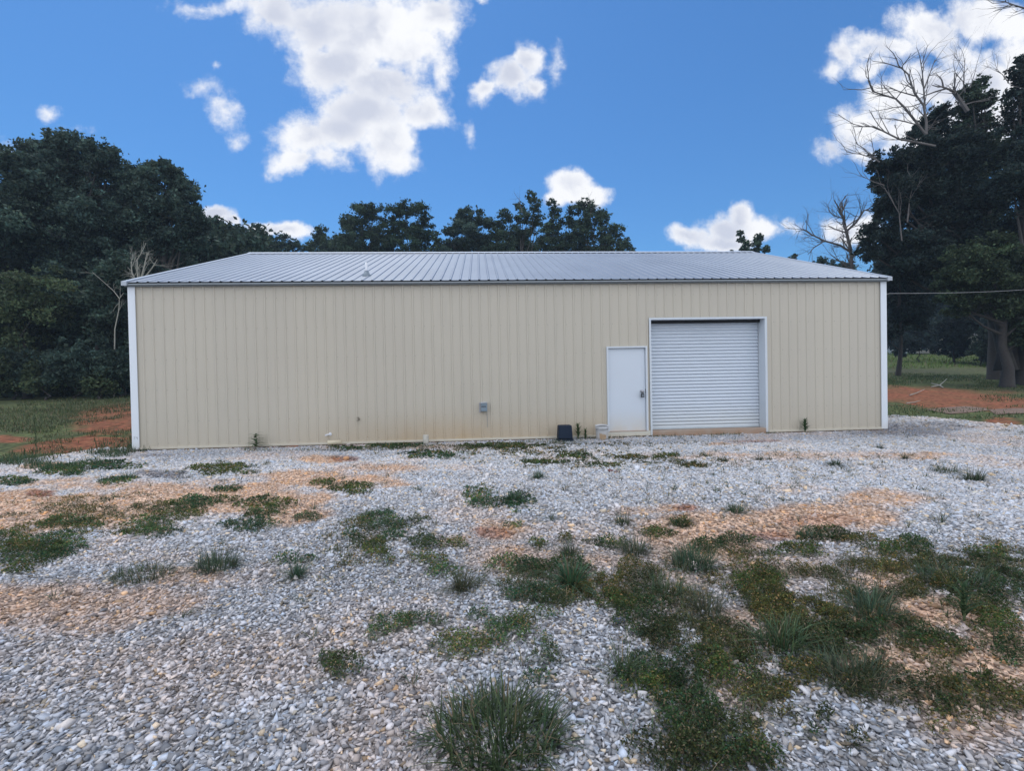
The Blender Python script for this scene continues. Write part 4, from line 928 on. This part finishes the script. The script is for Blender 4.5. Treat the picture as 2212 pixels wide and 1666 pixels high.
tree((1635,850), [(1598,505,7),(1601,518,9),(1612,530,10),(1640,516,11),(1632,535,14),(1655,540,9),(1608,543,12),(1580,547,6)], 55, 'small solitary tree top above the right end of the ridge', .13, .7, Df, trunk=.12, **k_)
tree((1715,850), [(1715,556,7),(1708,562,6)], 55, 'tiny treetop just over the sloping right roof edge', .13, .7, D, trunk=.08, **k_)
tree((1780,850), [(1775,572,16),(1800,578,18),(1830,585,20),(1810,600,22)], 44, 'low treetops over the right slope of the roof beside the bare tree', .13, .6, D, trunk=.12, **k_)
bare('bare_tree', 'leafless twisted tree over the right end of the roof', (1838,850), [([(1838,620),(1840,580),(1838,540),(1828,500),(1822,470),(1812,450)], .13), ([(1838,545),(1815,530),(1780,520),(1750,505),(1735,495)], .07), ([(1828,500),(1850,480),(1866,455),(1880,450)], .07), ([(1840,560),(1856,530),(1875,510),(1890,480)], .07), ([(1780,521),(1758,535),(1745,550)], .04), ([(1822,472),(1800,465),(1790,455)], .04), ([(1838,585),(1815,565),(1800,555)], .05)], 30, DEADW, tw=4, tl=(.5, 1.3))
tree((1060,850), [(1000,560,26),(1050,565,28),(1110,562,30),(1160,560,28),(1210,558,28),(1260,560,28),(1310,560,26),(1340,565,18),(960,562,20),(985,535,18),(1060,530,24),(1070,505,16),(1175,520,22),(1250,530,24),(1120,540,26),(1180,495,13),(1240,490,14)], 53, 'dense low growth filling in just over the ridge under the tallest trees', .12, .8, Df, trunk=.12, **k_)
tree((830,850), [(760,562,26),(800,560,26),(850,562,28),(890,560,26),(715,562,20),(925,562,16),(735,520,14),(750,535,22),(835,510,18),(838,545,24),(830,480,12),(700,550,20)], 54, 'dense low growth just over the ridge under the touching pair', .12, .8, D, trunk=.12, **k_)
# right side
RD_ = (.022, .036, .032); RG = (.030, .047, .033)
LB = [([(2001,290),(2001,263),(1995,227),(1975,200),(1962,160),(1940,140)], .10), ([(1998,235),(1996,200),(1992,153),(1988,130)], .07), ([(1997,190),(2008,160),(2020,127)], .05), ([(2000,290),(1955,233),(1935,213),(1885,197),(1875,173)], .09),
      ([(1978,207),(1942,197),(1912,183)], .05), ([(1985,270),(1930,256),(1888,256)], .045), ([(2020,315),(1942,300),(1888,273),(1845,273)], .08), ([(1900,350),(1885,340),(1865,320),(1848,308)], .05), ([(1888,342),(1860,333),(1828,328)], .045), ([(1910,400),(1888,393),(1858,378)], .04),
      ([(2090,240),(2075,217),(2062,197),(2035,187)], .16), ([(1948,520),(1942,460),(1915,413)], .05), ([(1960,480),(1965,430),(1975,390)], .05)]
tree((2185,800), [(1905,355,28),(1925,385,36),(1960,350,40),(1990,310,38),(2010,265,28),(2035,245,22),(1975,400,55),(2030,350,60),(1895,400,18),(1925,450,30),(1985,470,60),(2050,430,70),(1900,470,18),(1885,505,28),(1930,530,36),(1875,545,26),(1990,560,60),(2060,540,60),(2040,300,40),(2070,340,50),(2050,470,60),(1940,420,45)], 27, 'huge dark tree with bare dead limbs reaching into the clouds', .085, .85, RD_, trunk=.28, group=G3, limbs=LB)
tree((2150,790), [(2118,180,16),(2100,205,24),(2130,215,22),(2085,240,24),(2110,255,34),(2095,300,46),(2130,330,50),(2100,400,60),(2160,420,60),(2120,500,60)], 29, 'tall tree with feathery top between the dead limbs and the right edge', .085, .8, (.038, .058, .036), trunk=.3, group=G3, limbs=[([(2085,200),(2080,175),(2064,158),(2060,140)], .04), ([(2082,185),(2083,150),(2085,125)], .04), ([(2095,190),(2105,160),(2112,130)], .03)])
tree((2215,800), [(2212,130,18),(2200,160,22),(2225,190,30),(2190,215,24),(2200,270,40),(2215,340,50),(2190,420,60),(2230,500,60)], 25, 'tall dark tree cut by the right edge of the picture', .08, .85, RD_, trunk=.35, group=G3, limbs=[([(2290,40),(2212,17),(2190,10),(2168,2)], .07), ([(2180,180),(2165,160),(2150,150)], .03)])
tree((2175,795), [(2090,580,50),(2150,560,50),(2200,580,50),(2230,700,45),(2225,620,50),(2110,630,50),(2165,640,45),(2210,660,45),(2050,620,40),(2070,660,30),(2215,730,28)], 24, 'low spreading crown hanging over the right lawn above the leaning trunk', .08, .8, (.046, .068, .036), trunk=.22, group=G3)
tree((1940,780), [(1950,600,46),(1930,640,36),(1985,620,46),(1945,690,36),(1975,680,36),(1935,560,36),(1925,720,18)], 34, 'small dark tree with visible thin trunk just right of the building', .09, .8, RD_, trunk=.13, group=G3)
tree((2060,765), [(2050,705,34),(2070,725,34),(2035,748,20),(2090,695,30),(2060,752,22),(2080,756,16)], 46, 'dark rounded bush beyond the lawn in the middle of the right gap', .12, .8, RD_, 'shrub', .08, 'bushes beyond the right lawn', cat='shrub')
tree((2115,765), [(2112,752,18),(2135,735,26),(2128,762,18),(2152,750,26),(2150,775,16)], 42, 'dark spiky bush beyond the lawn beside the leaning trunk', .10, .7, RG, 'shrub', .06, 'bushes beyond the right lawn', cat='shrub')
tree((1985,765), [(1972,752,12),(2018,756,9),(1955,738,18),(1945,755,16),(1985,742,10)], 48, 'low bush at the far edge of the right lawn near the building', .12, .6, RD_, 'shrub', .05, 'bushes beyond the right lawn', cat='shrub')
tree((2215,800), [(2216,765,22),(2228,730,30),(2205,788,13),(2240,790,30)], 26, 'dark undergrowth at the right edge beside the thick old trunk', .08, .9, RD_, 'shrub', .05, 'bushes beyond the right lawn', cat='shrub')
tree((2150,790), [(2145,788,9),(2160,780,9)], 30, 'small dark weed clump behind the foot of the thick old trunk', .07, .7, RG, 'shrub', .03, 'bushes beyond the right lawn', cat='shrub')
# old leaning trunk pair
b0 = at(2165, 797, 25); b0[2] = float(terrain(b0[0], b0[1])); tr_ = empty('oak_tree', b0); tag(tr_, 'thick old trunk leaning left from a flared base under the right trees', 'tree', G3)
P1 = [at(u, v, 25)-b0 for u, v in ((2172,800),(2170,760),(2166,715),(2148,660),(2132,625),(2118,590))]
MB().tube([tuple(p) for p in P1], [.48, .28, .25, .22, .2, .16], 14).tube([tuple(at(u, v, 25.3)-b0) for u, v in ((2185,800),(2188,760),(2186,700),(2190,640),(2200,590))], [.50, .32, .28, .24, .18], 14).build('trunk', BARK, tr_, True)
V, C = [], []
for k in range(60):
    c_ = at(rng.uniform(2095, 2230), rng.uniform(560, 640), 25+rng.uniform(-1, 2)); n = 260
    q = rng.normal(0, .35, (n, 3)); V.append(c_+q-b0); C.append(gcolr(n, RG, .35, .1, 0))
v, f, c = leafquads(np.concatenate(V), .08, np.concatenate(C)); link('crown', npmesh('crown', v, f, c), LEAF, tr_)
# far woods closing the view
def woods(name, label, spec, leaf, colr, n):
    V, C = [], []
    for (u0, u1, v0, v1, d0, d1) in spec:
        for k in range(n):
            u = rng.uniform(u0, u1); d = rng.uniform(d0, d1); v = v0+(v1-v0)*rng.random()**.8; c_ = at(u, v, d); r = rng.uniform(.5, 1.1)
            q = rng.normal(0, 1, (90, 3))*r*np.array([.6, .6, .5]); V.append(c_+q); C.append(gcolr(90, np.array(colr)*math.exp(rng.normal(0, .25)), .3, .1, 0))
    v, f, c = leafquads(np.concatenate(V), leaf, np.concatenate(C))
    tag(link(name, npmesh(name, v, f, c), LEAF), label, 'woods', kind='stuff')
woods('far_woods', 'dark mass of distant woodland behind the trees', [(-260,560,600,870,44,50),(-200,300,450,700,40,44),(-200,300,700,860,28,31),(120,560,500,660,37,42)], .22, D, 520)
woods('far_woods', 'dark mass of distant woodland beyond the right lawn', [(1900,2010,520,745,62,68),(2000,2400,480,712,64,70),(1880,2200,600,718,77,81),(2150,2400,600,770,40,46)], .30, RD_, 330)
# far pale house glimpsed between the bushes
hb = at(2060, 765, 73); hb[2] = float(terrain(hb[0], hb[1])); hs = empty('house', hb); tag(hs, 'pale house glimpsed between dark bushes beyond the right lawn', 'house')
MB().box(-6, 7, 0, 7, -.5, 2.6).build('wall', plain('pale_siding', (.62, .60, .55), .7), hs)
MB().add([(-6.4, -.4, 2.6), (7.4, -.4, 2.6), (7.4, 3.5, 4.4), (-6.4, 3.5, 4.4), (7.4, 7.4, 2.6), (-6.4, 7.4, 2.6)], [(0, 1, 2, 3), (3, 2, 4, 5), (0, 3, 5), (1, 4, 2)]).build('roof', plain('house_roof', (.30, .30, .31), .8), hs)
for wx in (-4, -1, 4): 
    wf = MB().box(wx, wx+1.1, -.03, .0, .9, 2.1).build('window', plain('window_dark', (.05, .06, .07), .2), hs)
# thin blue volume added as lens veil, lifting the dark woods
hz = MB().box(-190, 210, -140, 170, -3.2, 42).build('veil_haze', None); tag(hz, kind='stuff')
hm = bpy.data.materials.new('veil_haze'); hm.use_nodes = True; ht = hm.node_tree; ht.nodes.clear()
pv = ht.nodes.new('ShaderNodeVolumePrincipled'); pv.inputs['Color'].default_value = (.62, .80, 1, 1); pv.inputs['Density'].default_value = .00062
oo = ht.nodes.new('ShaderNodeOutputMaterial'); ht.links.new(pv.outputs[0], oo.inputs['Volume']); hz.data.materials.append(hm)
print('done build')
